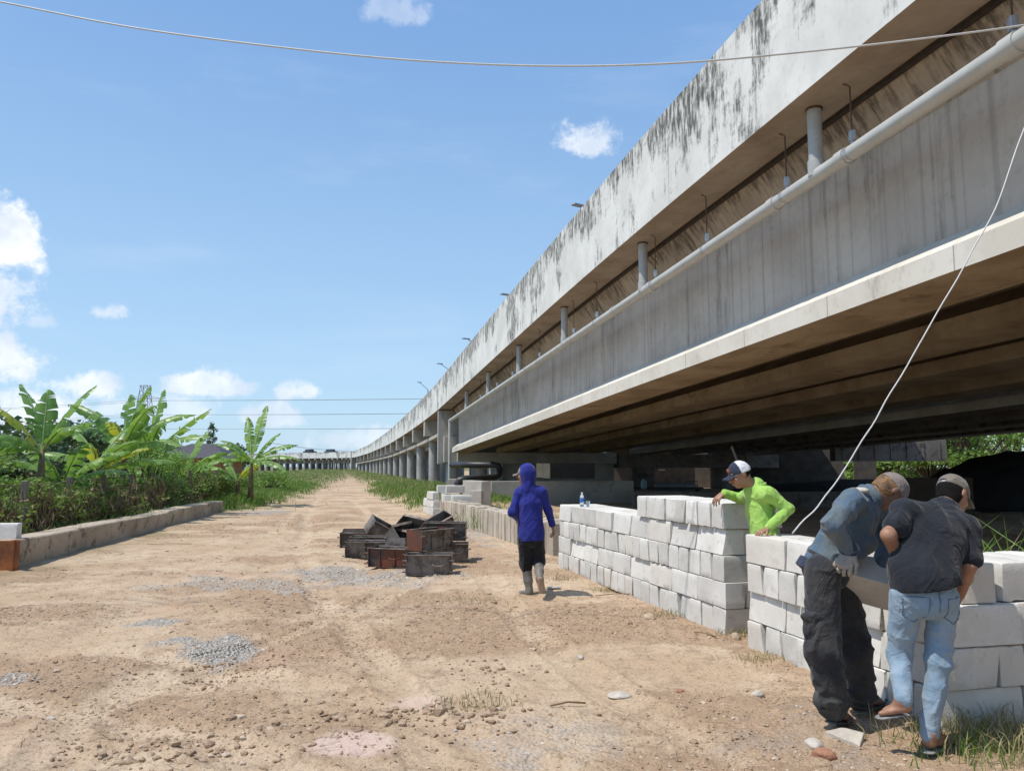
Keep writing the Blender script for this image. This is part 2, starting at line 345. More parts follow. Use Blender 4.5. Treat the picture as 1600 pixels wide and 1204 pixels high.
M_SOFF = concrete('brown_soffit_concrete', (.29, .225, .17), (.38, .31, .24), streak=1, sscale=(.7, 6), sthr=(.56, .8), samt=.35, dark=(.12, .08, .05), blot=((.16, .10, .06), 1.5, .62, .5))
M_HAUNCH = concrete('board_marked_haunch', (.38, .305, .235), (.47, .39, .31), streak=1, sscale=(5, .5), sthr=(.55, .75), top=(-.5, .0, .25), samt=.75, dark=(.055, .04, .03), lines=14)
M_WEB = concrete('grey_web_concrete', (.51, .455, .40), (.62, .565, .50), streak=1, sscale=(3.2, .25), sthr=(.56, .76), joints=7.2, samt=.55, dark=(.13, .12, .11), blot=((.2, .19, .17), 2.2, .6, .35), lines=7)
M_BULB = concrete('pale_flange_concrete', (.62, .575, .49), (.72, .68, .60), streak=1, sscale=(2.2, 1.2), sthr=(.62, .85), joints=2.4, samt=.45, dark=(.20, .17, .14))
M_UNDER = concrete('shaded_brown_beam_concrete', (.24, .185, .125), (.34, .275, .195), streak=1, sscale=(.6, 3), sthr=(.56, .76), samt=.55, dark=(.09, .06, .035), blot=((.11, .07, .045), 1.3, .58, .6))  # brown beam concrete, lowered in tone to carry the under-deck shade
M_COLC = concrete('grey_column_concrete', (.34, .335, .32), (.47, .46, .44), blot=((.17, .16, .15), 2.5, .6, .4))
M_CAP = concrete('pier_concrete', (.38, .35, .30), (.50, .47, .42), blot=((.15, .13, .11), 1.6, .58, .55))
M_DKPIER = concrete('shaded_pier_concrete', (.16, .14, .12), (.25, .225, .2), blot=((.07, .06, .05), 1.6, .5, .7))  # darker copy of the pier concrete, with under-deck shade in its colour
M_LOWW = concrete('old_low_wall_concrete', (.36, .29, .215), (.47, .39, .30), blot=((.12, .10, .075), 3.0, .54, .8), bmp=.4)
M_PIPE = simple('grey_pvc', (.45, .455, .44), .45, .12, 6, bmp=.05)
M_PIPEL = simple('pale_grey_pvc', (.50, .50, .47), .42, .12, 3, bmp=.04)
M_GALV = simple('galvanised_steel', (.55, .56, .57), .4, .2, 30, metal=.7)
M_RUSTROD = simple('rusty_rod', (.14, .085, .055), .8, .4, 30)
M_BLACKP = simple('black_hdpe', (.03, .03, .03), .45, .2, 20)

# ================================================================ flyover
_px = np.array([-15, 52, 70, 100, 150, 190, 195, 200, 205, 212, 224, 240, 275]); 
_xx = np.array([6.11+.215*15, -5.07, -9.1, -16.0, -27.8, -38.9, -41.2, -46, -53, -66, -92, -128., -205])
_zt = np.array([8.55, 7.27, 6.9, 6.28, 5.85, 5.3, 5.2, 5.12, 5.1, 5.05, 5.05, 5.0])
_zy = np.array([-15, 8, 16, 24, 32, 42, 52, 70, 100, 150, 190, 204, 215, 222, 232, 250, 275]); _zz = np.array([8.5, 8.62, 8.56, 8.33, 8.02, 7.64, 7.25, 6.8, 6.2, 5.8, 5.25, 5.2, 5.15, 5.1, 5.05, 5.0, 5.0])
yy = np.concatenate([np.linspace(-15, 52, 135), np.linspace(52, 275, 400)[1:]])
xx = np.interp(yy, _px, _xx); zz = np.interp(yy, _zy, _zz)
def smooth(a, n, lo):
    a = a.copy()
    for _ in range(n): a[lo+1:-1] = .5*a[lo+1:-1]+.25*(a[lo:-2]+a[lo+2:])
    return a
xx = smooth(xx, 110, 136); zz = smooth(zz, 250, 0)
PS = np.concatenate([[0], np.cumsum(np.hypot(np.diff(xx), np.diff(yy)))])
i52 = int(np.argmin(abs(yy-52)))
phh = np.interp(yy, [0, 60, 200], [1.93, 1.9, 1.5])
def path(s, o=0, h=0, rel=True):
    """point at arc length s, offset o to the right of the outer face, h above the deck soffit"""
    x = np.interp(s, PS, xx); y = np.interp(s, PS, yy); z = np.interp(s, PS, zz)-np.interp(s, PS, phh)
    e = .6; dx = np.interp(s+e, PS, xx)-np.interp(s-e, PS, xx); dy = np.interp(s+e, PS, yy)-np.interp(s-e, PS, yy); L = np.hypot(dx, dy)
    return np.array([x+o*dy/L, y-o*dx/L, (z if rel else 0)+h])
def rotz(s):
    e = .6; return math.atan2(np.interp(s+e, PS, yy)-np.interp(s-e, PS, yy), np.interp(s+e, PS, xx)-np.interp(s-e, PS, xx))
def sweep(name, s0, s1, prof, mat, parent, ds=1.0, rel=True, mats=None, smooth_=False, cap=True, par=None):
    n = max(2, int(abs(s1-s0)/ds)+1); ss = np.linspace(s0, s1, n); V = []; Fc = []; UV = []; MI = []
    k = len(prof(s0)) if callable(prof) else len(prof)
    for s in ss:
        pr = prof(s) if callable(prof) else prof
        for (o, h) in pr: V.append(path(s, o, h, rel))
    pr0 = prof(s0) if callable(prof) else prof
    for i in range(n-1):
        for j in range(k):
            j2 = (j+1) % k; Fc.append((i*k+j, i*k+j2, (i+1)*k+j2, (i+1)*k+j))
            dh = abs(pr0[j][1]-pr0[j2][1]); do = abs(pr0[j][0]-pr0[j2][0])
            va, vb = (pr0[j][1], pr0[j2][1]) if dh > .35*do else (pr0[j][0], pr0[j2][0])
            UV += [(ss[i], va), (ss[i], vb), (ss[i+1], vb), (ss[i+1], va)]; MI.append(mats[j] if mats else 0)
    if cap:
        Fc.append(tuple(range(k))[::-1]); Fc.append(tuple((n-1)*k+j for j in range(k))); UV += [(0, 0)]*(2*k); MI += [0, 0]
    o = mesh_obj(name, V, Fc, mat, parent, uv=UV, smooth=False)
    o.data.polygons.foreach_set('material_index', MI); return o
S52 = PS[i52]; SEND = PS[-1]; S190 = float(np.interp(196, yy, PS)); 
# ---- main span -------------------------------------------------
fly = root('flyover_span', 'near flyover span with mould-streaked white parapet and grey girders overhead', 'bridge', tuple(path(S52, 0, 0, False)))
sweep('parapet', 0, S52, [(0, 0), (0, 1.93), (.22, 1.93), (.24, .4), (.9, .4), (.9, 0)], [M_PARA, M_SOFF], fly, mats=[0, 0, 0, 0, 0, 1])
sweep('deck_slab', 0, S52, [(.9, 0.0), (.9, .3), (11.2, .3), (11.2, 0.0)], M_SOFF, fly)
sweep('far_parapet', 0, S52, [(11.2, 0), (11.2, 1.2), (11.4, 1.2), (11.4, 0)], M_PARA, fly)
sp0 = path(0, 0, 0, False); 
BN = np.array([-15, 0]); 
def beam_h(s):                      # straight underside line of the precast girders
    y = np.interp(s, PS, yy); return 3.86-(y-7.7)*.0322 - (np.interp(s, PS, zz)-np.interp(s, PS, phh))
Sb = float(np.interp(50.4, yy, PS))
for g in range(4):
    o0 = .82+2.92*g
    def prof(s, o0=o0):
        b0 = beam_h(s); bw = 1.25
        L = [(o0, b0), (o0, b0+.30), (o0+.42, b0+.60), (o0+.42, -.58), (o0+.05, 0-.003)]
        R = [(2*(o0+bw/2)-a, h) for a, h in L]
        return L+R[::-1]
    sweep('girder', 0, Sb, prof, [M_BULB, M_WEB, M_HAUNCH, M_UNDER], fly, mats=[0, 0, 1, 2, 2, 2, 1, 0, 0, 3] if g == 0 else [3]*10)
# dirty construction joint between slab edge and girder top
sweep('slab_joint', 0, Sb, [(.80, -.006), (.80, -.07), (.88, -.07), (.88, -.006)], simple('black_grime', (.05, .035, .025), .95, .4, 12), fly)
# diaphragm plates and the pier
def boxs(mb, s, o0, o1, z0, z1, w, mi=0, rel=False):
    """box on the line, w along, from offset o0..o1, absolute heights"""
    c = path(s, (o0+o1)/2, 0, rel); a = rotz(s); zc = (z0+z1)/2
    mb.box((c[0], c[1], zc if not rel else c[2]+zc), (w, abs(o1-o0), z1-z0), a, mi=mi)
mb = MB(); boxs(mb, S52-.3, .02, .32, 1.75, 5.30, .5); mb.build('end_plate', M_PARA, fly, bevel=.01)
mb = MB(); boxs(mb, S52-.75, .35, 1.7, 1.85, 3.55, .7); mb.build('bearing_block', M_CAP, fly, bevel=.02)
mb = MB(); boxs(mb, S52-.4, .33, 11.2, 2.3, 5.28, .5); mb.build('diaphragm', M_CAP, fly)
pier = root('bridge_pier', 'wide concrete pier under the far end of the girders', 'pier', (path(S52, 5, 0, False)[0], path(S52, 5, 0, False)[1], 0))
mb = MB(); boxs(mb, S52-.6, 1.2, 12.2, 1.78, 2.52, 2.0); mb.build('pier_cap', M_CAP, pier, bevel=.03)
mb = MB(); boxs(mb, S52-.4, 4.3, 12.2, -.3, 1.775, 1.2); mb.build('pier_wall', M_CAP, pier)
mb = MB(); boxs(mb, S52-1.2, 4.0, 4.28, .4, 1.775, .25); mb.build('edge_post', M_CAP, pier)
for o in (1.0, 3.0):
    c = path(S52-.2, o, 0, False); mb = MB(); mb.tube([(c[0], c[1], -.3), (c[0], c[1], 1.78)], .42, 24); mb.build('column', M_COLC, pier, smooth=True, ang=40)

# ---- approach viaduct beyond -----------------------------------
via = root('approach_viaduct', 'long approach viaduct on many round columns curving away to the left', 'bridge', tuple(path(S52+2, 0, 0, False)))
def pp(s):
    h = float(np.interp(s, PS, phh)); return [(.0, 0), (.0, h), (.22, h), (.24, .4), (.9, .4), (.9, 0)]
s = S52+.03; L1 = [S52+.03, S52+52, S52+53, SEND-1]
nseg = 0; s = S52+.03
while s < SEND-5:
    e = min(SEND-2, s+29.96); sweep('parapet', s, e, lambda q: pp(q), [M_PARA, M_SOFF], via, ds=1.5, mats=[0, 0, 0, 0, 0, 1]); s = e+.04; nseg += 1
sweep('deck_slab', S52+.05, SEND-2, [(.9, 0.0), (.9, .3), (11.6, .3), (11.6, 0.0)], M_SOFF, via, ds=2)
sweep('far_parapet', S52+.05, SEND-2, [(11.6, 0), (11.6, 1.4), (11.85, 1.4), (11.85, 0)], M_PARA, via, ds=2)
sweep('edge_beam', S52+.05, S190-10, [(.35, -1.62), (.35, -1.38), (.95, -1.38), (.95, -1.62)], M_CAP, via, ds=2)
sweep('inner_beam', S52+.05, SEND-2, [(3.0, -1.4), (3.0, -.003), (3.5, -.003), (3.5, -1.4)], M_CAP, via, ds=2)
FARC = MB(); kf = 0; s = S52+8.6; k = 0
while s < SEND-8:
    fars = s > S190-12
    zs = path(s, 0, 0)[2]
    mb = MB(); boxs(mb, s, .04, 11.0, -1.2 if not fars else -.45, -.003, .95 if not fars else .5, rel=True); mb.build('crossbeam', M_CAP if not fars else M_COLC, via, bevel=.0)
    for j, o in enumerate((.8, 4.2, 7.6, 10.6) if not fars else (.8, 3.4, 6.4, 9.4)):
        c = path(s, o, 0); g0 = float(gz(c[0], c[1]))-.4; r = .37 if not fars else .24
        mb = MB(); mb.tube([(c[0], c[1], g0), (c[0], c[1], c[2]-((1.62 if j == 0 else 1.2) if not fars else .45))], r, 20 if k < 8 else 10)
        if fars and kf > 9: b0_ = len(FARC.v); FARC.v += mb.v; FARC.f += [tuple(i+b0_ for i in q) for q in mb.f]; FARC.mi += mb.mi; continue
        ob = mb.build('column', M_COLC, via, smooth=True, ang=40)
    kf += fars; s += 9.6 if not fars else 2.3; k += 1
tag(FARC.build('far_columns', M_COLC, via, smooth=True, ang=40), kind='stuff')
mb = MB(); c = path(S52+48, .1, 0); boxs(mb, S190-6, -.12, .5, -.2, 5.3, 1.0); mb.build('end_wall', M_PARA, via)

# ---- second carriageway beyond ---------------------------------
sec = root('second_flyover', 'dark parallel second flyover seen under the first', 'bridge', tuple(path(S52, 17, 0, False)))
for g in range(4):
    o0 = 13.1+2.92*g
    def prof(s, o0=o0):
        b0 = beam_h(s)-.1; bw = 1.25
        L = [(o0, b0), (o0, b0+.30), (o0+.42, b0+.60), (o0+.42, -.58), (o0+.05, 0-.003)]; R = [(2*(o0+bw/2)-a, h) for a, h in L]
        return L+R[::-1]
    sweep('girder', 0, Sb, prof, [M_CAP, M_DKPIER], sec, mats=([0, 0]+[1]*8) if g == 0 else [1]*10)  # paler outer flange faces: light from the deck gap put into the colour
sweep('deck_slab', 0, S52, [(11.85, 0), (11.85, .3), (25.5, .3), (25.5, 0)], M_SOFF, sec)  # near edge extended to block sun falling through the gap
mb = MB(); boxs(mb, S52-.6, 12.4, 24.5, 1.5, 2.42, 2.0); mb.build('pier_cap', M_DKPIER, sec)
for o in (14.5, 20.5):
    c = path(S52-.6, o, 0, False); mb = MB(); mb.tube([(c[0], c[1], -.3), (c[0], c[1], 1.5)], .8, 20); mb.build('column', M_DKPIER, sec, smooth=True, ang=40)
# ---- drain pipe under the parapet ------------------------------
so_, sp_ = .62, None
drain = root('drain_pipe', 'long pale grey drain pipe hung under the white parapet with down spouts', 'drain pipe', tuple(path(S52-2, .6, 0)))
def pipept(u, v, o):
    """where a sight line meets the vertical plane o inside the edge line (survey)"""
    r = ray(u, v); c = 6.11+o*1.023
    tt = c/(r[0]+.215*r[1]); return np.array([0, 0, EYE])+r*tt
OP = .42
pa = pipept(1582, 72, OP); pb = pipept(703, 657, OP)
d = (pb-pa)/np.linalg.norm(pb-pa); pst = pa-d*9
mb = MB(); mb.tube([pst, pb-d*.15, pb], .102, 20); elb = pb
mb.tube([pb, pb+np.array([0, 0, -.12]), (pb[0], pb[1], 2.0), (pb[0], pb[1], .25)], .1, 18)
mb.build('pipe_run', M_PIPEL, drain, smooth=True, ang=40)
mb = MB()
for uu, vv in ((1318, 240), (1210, 318), (1018, 440), (1582, 72), (960, 478), (890, 528), (823, 575)):
    q = pipept(uu, vv, OP); q = pa+d*np.dot(q-pa, d); mb2 = MB(); mb2.tube([q-d*.09, q+d*.09], .118, 20); mb2.build('pipe_collar', M_PIPEL, drain, smooth=True, ang=40)
for uu, vb in ((1275, 256), (1005, 437), (882, 527), (811, 582), (763, 612), (729, 634)):
    q = pipept(uu, vb, OP); q = pa+d*np.dot(q-pa, d)
    sy = float(np.interp(q[1], yy, PS)); top = path(sy, 0, 0)[2]
    mb2 = MB(); mb2.tube([(q[0], q[1], q[2]), (q[0], q[1], q[2]+.22), (q[0], q[1], q[2]+.23), (q[0], q[1], top-.01)], [.118, .118, .1, .1], 18); mb2.build('down_spout', M_PIPE, drain, smooth=True, ang=40)
    mb2 = MB(); mb2.tube([(q[0], q[1], top-.03), (q[0], q[1], top-.002)], .118, 18); mb2.build('spout_ring', M_RUSTROD, drain)
for uu, vv in ((1579, 60), (1328, 225), (1226, 293), (1102, 376), (1022, 425), (931, 487), (895, 512), (842, 550), (800, 585), (776, 600), (750, 618)):
    q = pipept(uu, vv, OP); q = pa+d*np.dot(q-pa, d); sy = float(np.interp(q[1], yy, PS)); top = path(sy, 0, 0)[2]
    hg = mesh_obj  # rod with its clamp
    mb2 = MB(); mb2.tube([(q[0]+.03, q[1], q[2]+.3), (q[0]+.03, q[1], top-.05), (q[0]-.05, q[1]+.02, top-.005)], .011, 6)
    rod = mb2.build('hanger_rod', M_RUSTROD, drain)
    mb2 = MB(); mb2.box((q[0]+.03, q[1], q[2]+.24), (.075, .10, .14), -.2); mb2.box((q[0]+.03, q[1], q[2]+.155), (.045, .06, .06), -.2); mb2.build('hanger_bracket', M_GALV, drain, bevel=.006)
    mb2 = MB(); mb2.tube([q-d*.03, q+d*.03], .109, 20); mb2.build('pipe_clamp', M_GALV, drain, smooth=True, ang=40)
# black pipe loop at the pier foot
bp = root('black_pipe', 'fat black drain hose looping over the low concrete wall by the pier', 'pipe', (P(715, 770, 32)[0], 32, 0))
mb = MB(); Yb = 31.0; q = [P(712, 800, Yb), P(714, 775, Yb), P(715, 757, Yb), P(718, 751, Yb), P(726, 749, Yb), P(745, 747.5, 33), P(770, 746, 36), P(779, 742, 40), P(781, 734, 40), P(778, 727, 40), P(770, 726, 40), P(735, 726, 40), P(706, 726, 42)]
mb.tube(q, .17, 14); mb.build('hose', M_BLACKP, bp, smooth=True)

# ---- street lamps on the deck ----------------------------------
M_LAMP = simple('grey_lamp_metal', (.25, .26, .28), .5, .1, 10, metal=.5)
for i, (uu, vv) in enumerate(((905, 321), (790, 460), (728, 529), (687, 568), (655, 597))):
    r = ray(uu, vv); ox = 3.6
    tt = (6.11+ox)/(r[0]+.215*r[1]); tip = np.array([0, 0, EYE])+r*tt
    sy = float(np.interp(tip[1], yy, PS)); dk_ = path(sy, 5.5, .3)
    rt = root('street_lamp', f'{["nearest", "second", "third", "fourth", "farthest"][i]} street lamp head poking out above the flyover parapet', 'street lamp', tuple(dk_), 'street lamps along the flyover')
    base = np.array(dk_); dirx = np.array([tip[0]-base[0], tip[1]-base[1], 0])
    mb = MB(); mb.tube([base, (base[0], base[1], tip[2]-.9)], [.10, .06], 10); mb.build('pole', M_LAMP, rt, smooth=True, ang=40)
    mb = MB(); mb.tube([(base[0], base[1], tip[2]-.9), tip-dirx*.12+(0, 0, -.06)], .035, 8); mb.build('arm', M_LAMP, rt, smooth=True)
    mb = MB(); a = math.atan2(dirx[1], dirx[0]); mb.box(tuple(tip), (.75, .26, .09), a, taper=.8); mb.build('lamp_head', M_LAMP, rt, bevel=.02)
# ================================================================ concrete kerb blocks
def blockmat(name, c1, c2):
    m, t, b = base_mat(name); tcn = t.new('ShaderNodeTexCoord'); tco = tcn.outputs['Object']
    oi = t.new('ShaderNodeObjectInfo'); off = t.vmath('ADD', tco, t.mix(1.0, oi.outputs['Random'], (0, 0, 0), 'ADD'))
    cb = t.new('ShaderNodeCombineXYZ'); t.link(t.math('MULTIPLY', oi.outputs['Random'], 37), cb.inputs[0]); t.link(t.math('MULTIPLY', oi.outputs['Random'], 91), cb.inputs[1])
    p = t.vmath('ADD', tco, cb.outputs[0])
    n1 = t.noise(p, 2.2, 6, .6); n2 = t.noise(p, 11, 6, .7); n3 = t.noise(p, 60, 4, .65)
    c = t.mix(t.ramp(n1, .35, .65), c1, c2)
    c = t.mix(t.math('MULTIPLY', t.ramp(n2, .55, .72), .5), c, tuple(k*.55 for k in c1)); c = t.mix(t.math('MULTIPLY', t.ramp(t.noise(p, 5, 5, .7), .6, .7), .45), c, (.40, .36, .30))
    c = t.mix(t.math('MULTIPLY', t.ramp(n3, .645, .70), .6), c, (.12, .11, .10))
    h = t.new('ShaderNodeHueSaturation'); t.link(c, h.inputs['Color']); t.link(t.math('ADD', .86, t.math('MULTIPLY', oi.outputs['Random'], .2)), h.inputs['Value'])
    warm = t.math('MULTIPLY', t.math('GREATER_THAN', t.math('FRACT', t.math('MULTIPLY', oi.outputs['Random'], 17.3)), .82), .35)
    c = t.mix(warm, h.outputs[0], (.62, .55, .46))
    t.link(c, b.inputs['Base Color']); b.inputs['Roughness'].default_value = .92; b.inputs['Specular IOR Level'].default_value = .2
    bump(t, b, t.math('ADD', n2, t.math('MULTIPLY', n3, .6)), .35, .012); return m
M_BLOCK = blockmat('cast_concrete_block', (.60, .575, .52), (.72, .695, .64))
M_BLOCKO = blockmat('weathered_block', (.42, .36, .28), (.54, .47, .38))
def block_mesh(seed, L=.60, W=.235, H=.243, top=.80, one=False, mat=None):
    """kerb block, trapezoid in section: x length, y width, z height, worn edges"""
    bm = bmesh.new(); r = random.Random(seed)
    nx_, ny_, nz_ = 10, 4, 4; pts = {}
    def pos(i, j, k):
        x = (i/nx_-.5)*L; z = k/nz_*H; y = (j/ny_-.5)*W
        f = 1-(1-top)*(k/nz_)
        y = (-W/2+(y+W/2)*f) if one else y*f
        return (x, y, z)
    def vert(i, j, k):
        if (i, j, k) not in pts: pts[(i, j, k)] = bm.verts.new(pos(i, j, k))
        return pts[(i, j, k)]
    for i in range(nx_):
        for j in range(ny_):
            bm.faces.new([vert(i, j, 0), vert(i, j+1, 0), vert(i+1, j+1, 0), vert(i+1, j, 0)]); bm.faces.new([vert(i, j, nz_), vert(i+1, j, nz_), vert(i+1, j+1, nz_), vert(i, j+1, nz_)])
    for i in range(nx_):
        for k in range(nz_):
            bm.faces.new([vert(i, 0, k), vert(i+1, 0, k), vert(i+1, 0, k+1), vert(i, 0, k+1)]); bm.faces.new([vert(i, ny_, k), vert(i, ny_, k+1), vert(i+1, ny_, k+1), vert(i+1, ny_, k)])
    for j in range(ny_):
        for k in range(nz_):
            bm.faces.new([vert(0, j, k), vert(0, j, k+1), vert(0, j+1, k+1), vert(0, j+1, k)]); bm.faces.new([vert(nx_, j, k), vert(nx_, j+1, k), vert(nx_, j+1, k+1), vert(nx_, j, k+1)])
    bm.normal_update()
    es = [e for e in bm.edges if len(e.link_faces) == 2 and e.calc_face_angle(0) > .7]
    tops = [e for e in es if all(v.co.z > H*.98 for v in e.verts)]
    bmesh.ops.bevel(bm, geom=tops, offset=.008+.008*r.random(), segments=2, affect='EDGES', profile=.5)
    es = [e for e in bm.edges if len(e.link_faces) == 2 and e.calc_face_angle(0) > .9]
    bmesh.ops.bevel(bm, geom=es, offset=.004, segments=1, affect='EDGES')
    bm.normal_update()
    for v in bm.verts:
        p = v.co; q = float(fbm(p.x*14+seed*9, p.y*14, p.z*14, 3, seed)); e = max(0, abs(abs(p.x)-L/2) < .02)+(p.z < .02)+(p.z > H-.02)+(abs(abs(p.y)-W/2) < .02)
        chip = max(0, float(vn(p.x*22+seed*3.3, p.y*22, p.z*22, seed+3))-.72)*(.10 if e >= 2 else 0)
        v.co = p + v.normal*(q*.003-chip*.5)
    me = bpy.data.meshes.new('block'); bm.to_mesh(me); bm.free(); me.materials.append(mat or M_BLOCK)
    me.polygons.foreach_set('use_smooth', [True]*len(me.polygons)); me.set_sharp_from_angle(angle=math.radians(38)); return me
import bmesh
BLK = [block_mesh(i, one=(i % 2 == 1), top=(.86, .80, .92, .86, .80, .88)[i]) for i in range(6)]
BLKO = [block_mesh(20+i, mat=M_BLOCKO, top=.93) for i in range(4)]
def place_block(name, c, ax, up=(0, 0, 1), label='', group='', flip=False, meshes=None, jit=.004, sc=None):
    """c: centre of bottom face; ax: direction of the length"""
    ms = meshes or BLK; me = random.choice(ms)
    ax = Vector(ax).normalized(); up = Vector(up).normalized(); y = up.cross(ax).normalized(); up = ax.cross(y)
    M = Matrix((ax, y, up)).transposed()
    if flip: M = M @ Matrix.Rotation(math.pi, 3, 'X')
    if random.random() < .5: M = M @ Matrix.Rotation(math.pi, 3, 'Z')
    M = M @ Euler((random.gauss(0, jit*.6), random.gauss(0, jit*.6), random.gauss(0, jit*2.2))).to_matrix()
    o = bpy.data.objects.new(name, me); COL.objects.link(o)
    o.matrix_world = Matrix.Translation(Vector(c) + (Vector((0, 0, .243)) if flip else Vector((0, 0, 0)))) @ M.to_4x4()
    
    if sc: o.scale = sc
    return tag(o, label, 'concrete block', group)
PIT = .250; rb = random.Random(5)
def wall(A, d, t, rows, far_word, wname, group, z0=0, ntop=1):
    """rows: list of (kind, s0, s1)"""
    A = np.array(A, float); d = np.array(d, float); t = np.array(t, float)
    for ri, (kind, s0, s1) in enumerate(rows):
        z = z0+ri*PIT; rname = ['bottom', 'second', 'third', 'fourth', 'fifth'][ri]
        if kind == 'H':
            n_ = round((s1-s0)/.243); st_ = (s1-s0)/n_
            for n in range(n_):
                q = A+d*(s0+st_*(n+.5))+t*(.30+rb.gauss(0, .007))
                place_block('concrete_block', (q[0], q[1], z), (t[0], t[1], 0), label=f'pale block end-on, {nth(n+1)} from {far_word} end, {rname} course, {wname}', group=group, flip=rb.random() < .42, sc=(1, (st_-.006)/.235, 1))
        elif kind == 'S':
            n_ = round((s1-s0)/.6); st_ = (s1-s0)/n_
            for n in range(n_):
                q = A+d*(s0+st_*(n+.5))+t*(.12+rb.gauss(0, .007))
                place_block('concrete_block', (q[0], q[1], z), (d[0], d[1], 0), label=f'pale block lengthwise, {nth(n+1)} from {far_word} end, {rname} course, {wname}', group=group, flip=rb.random() < .25, sc=((st_-.008)/.6, 1, 1))
                for bk in (1, 2):
                    if ri >= 3 or n == n_-1:
                        q = A+d*(s0+st_*(n+.5))+t*(.12+.205*bk+rb.gauss(0, .003))
                        place_block('concrete_block', (q[0], q[1], z), (d[0], d[1], 0), label=f'pale block in {"middle" if bk == 1 else "back"} line, {nth(n+1)} from {far_word} end, {rname} course, {wname}', group=group, flip=(bk == 1), jit=.002, sc=((st_-.012)/.6, .86, 1))
G1 = 'blocks of the long stacked wall'; G2 = 'blocks of the near stacked wall'
A1 = G(873, 886)[:2]; E1 = G(1136, 994)[:2]; LW1 = np.linalg.norm(E1-A1); d1 = (E1-A1)/LW1; t1 = np.array([-d1[1], d1[0]])
wall(A1, d1, t1, [('H', 0, LW1-.02), ('S', .0, LW1), ('H', 0.02, LW1-.02), ('S', .0, LW1-.03), ('H', LW1*.6, LW1)], 'far', 'long wall', G1)
B2 = G(1169, 1012)[:2]; E2 = G(1479, 1148)[:2]; LW2 = np.linalg.norm(E2-B2); d2 = (E2-B2)/LW2; t2 = np.array([-d2[1], d2[0]])
wall(B2, d2, t2, [('H', 0, LW2-.01), ('S', 0, LW2), ('H', .02, LW2)], 'far', 'near wall', G2)
def w2(s, o, z=0): q = B2+d2*s+t2*o; return (q[0], q[1], z)
for n, (s, o, rz_) in enumerate(((.31, .12, 0), (.92, .13, .01), (.32, .36, 0), (.95, .37, -.02), (1.55, .40, .03))):
    dd = Vector((d2[0], d2[1], 0)); dd.rotate(Euler((0, 0, rz_)))
    place_block('concrete_block', w2(s, o, 3*PIT), dd, label=['pale block at the far front corner of the near wall top', 'pale block second on the near wall top, beside the denim jacket', 'pale block on the back of the near wall top behind the front corner one', 'pale block on the back of the near wall top behind the second one', 'pale block on the near wall top seen between the two bent men'][n], group=G2)
place_block('concrete_block', w2(LW2-.34, .36, 3*PIT), (.13, -.99, 0), label='pale block on the near wall top just right of the black shirt', group=G2)
place_block('concrete_block', w2(LW2-.35, .62, 3*PIT), (.26, -.96, 0), label='pale block at the right edge of the picture on the near wall top', group=G2)
for ri, kind in enumerate('HSHS'):
    z = ri*PIT
    if kind == 'H':
        for k in range(3): place_block('concrete_block', w2(LW2-.13-.24*k, .905, z), (t2[0], t2[1], 0), label=f'pale block {["nearest", "second", "third"][k]} in the right-hand extension of the near wall, {["bottom", "second", "third", "top"][ri]} course', group=G2)
    else:
        for k in range(2): place_block('concrete_block', w2(LW2-.31, .75+.24*k+(.13 if ri == 3 else 0), z), (d2[0], d2[1], 0), label=f'pale block {["left", "right"][k]} of two in the right-hand extension of the near wall, {["bottom", "second", "third", "top"][ri]} course', group=G2)
# loose block sitting behind the gap
place_block('concrete_block', tuple(E1+t1*.52-d1*.3)+(4*PIT,), (d1[0], d1[1], 0), label='pale block on the long wall behind the green shirt elbow', group=G1)
# ---- two-deep line of upright blocks -------------------------------
uA = np.array([.72, 13.75]); uB = np.array([-2.2, 23.7]); ud = (uB-uA)/np.linalg.norm(uB-uA); ut = np.array([ud[1], -ud[0]])
s = 0; n = 0
while s < 10.2:
    n += 1
    for bk in (0, 1):
        q = uA+ud*(s+.118)+ut*(.118+.25*bk+rb.gauss(0, .008)); z = float(gz(q[0], q[1]))+.30+rb.gauss(0, .012)-.02
        o = place_block('upright_block', (q[0]-ud[0]*.12, q[1]-ud[1]*.12, z), (0, 0, 1), up=(ud[0], ud[1], 0), label=f'weathered block on end, {nth(n)} from the near end, {"front" if bk == 0 else "back"} line of the low row', group='blocks standing on end in the low row', meshes=BLKO, jit=.005)
    s += .238+rb.uniform(0, .006)
# ---- small white stack at the far end of the row ---------------------
def ctr(u, v, Y): return P(u, v, Y)
G3 = 'blocks in the small far stack'
st = G(681, 806)[:2]+ud*.3; k = 0
for r_ in range(3):
    for c_ in range(3 if r_ < 2 else 2):
        k += 1; q = st+ut*(.02+c_*.0)+ud*(c_*.62+.02*r_)
        place_block('concrete_block', (q[0]-.0, q[1], .02+PIT*r_), (ud[0], ud[1], 0), label=f'white block {["nearest", "middle", "farthest"][c_]} of the {["bottom", "second", "top"][r_]} layer in the small far stack', group=G3)
place_block('concrete_block', P(704, 775, 25.4)-(0, 0, .14), (ut[0], ut[1], 0), label='white block under the two small perched ones on the far stack', group=G3)
for i, (u, v, Y, lab) in enumerate(((697, 762.5, 25.6, 'small white block perched highest on the far stack'), (711, 763, 25.2, 'second small white block perched beside the highest one'), (707, 778, 23.4, 'white block lying across the far end of the upright row'), (721, 779, 23.2, 'white block end on top of the upright row'))):
    q = P(u, v, Y); place_block('concrete_block', (q[0], q[1], q[2]-.14), (ut[0], ut[1], 0) if i > 1 else (ut[0]+.2, ut[1], 0), label=lab, group=G3)
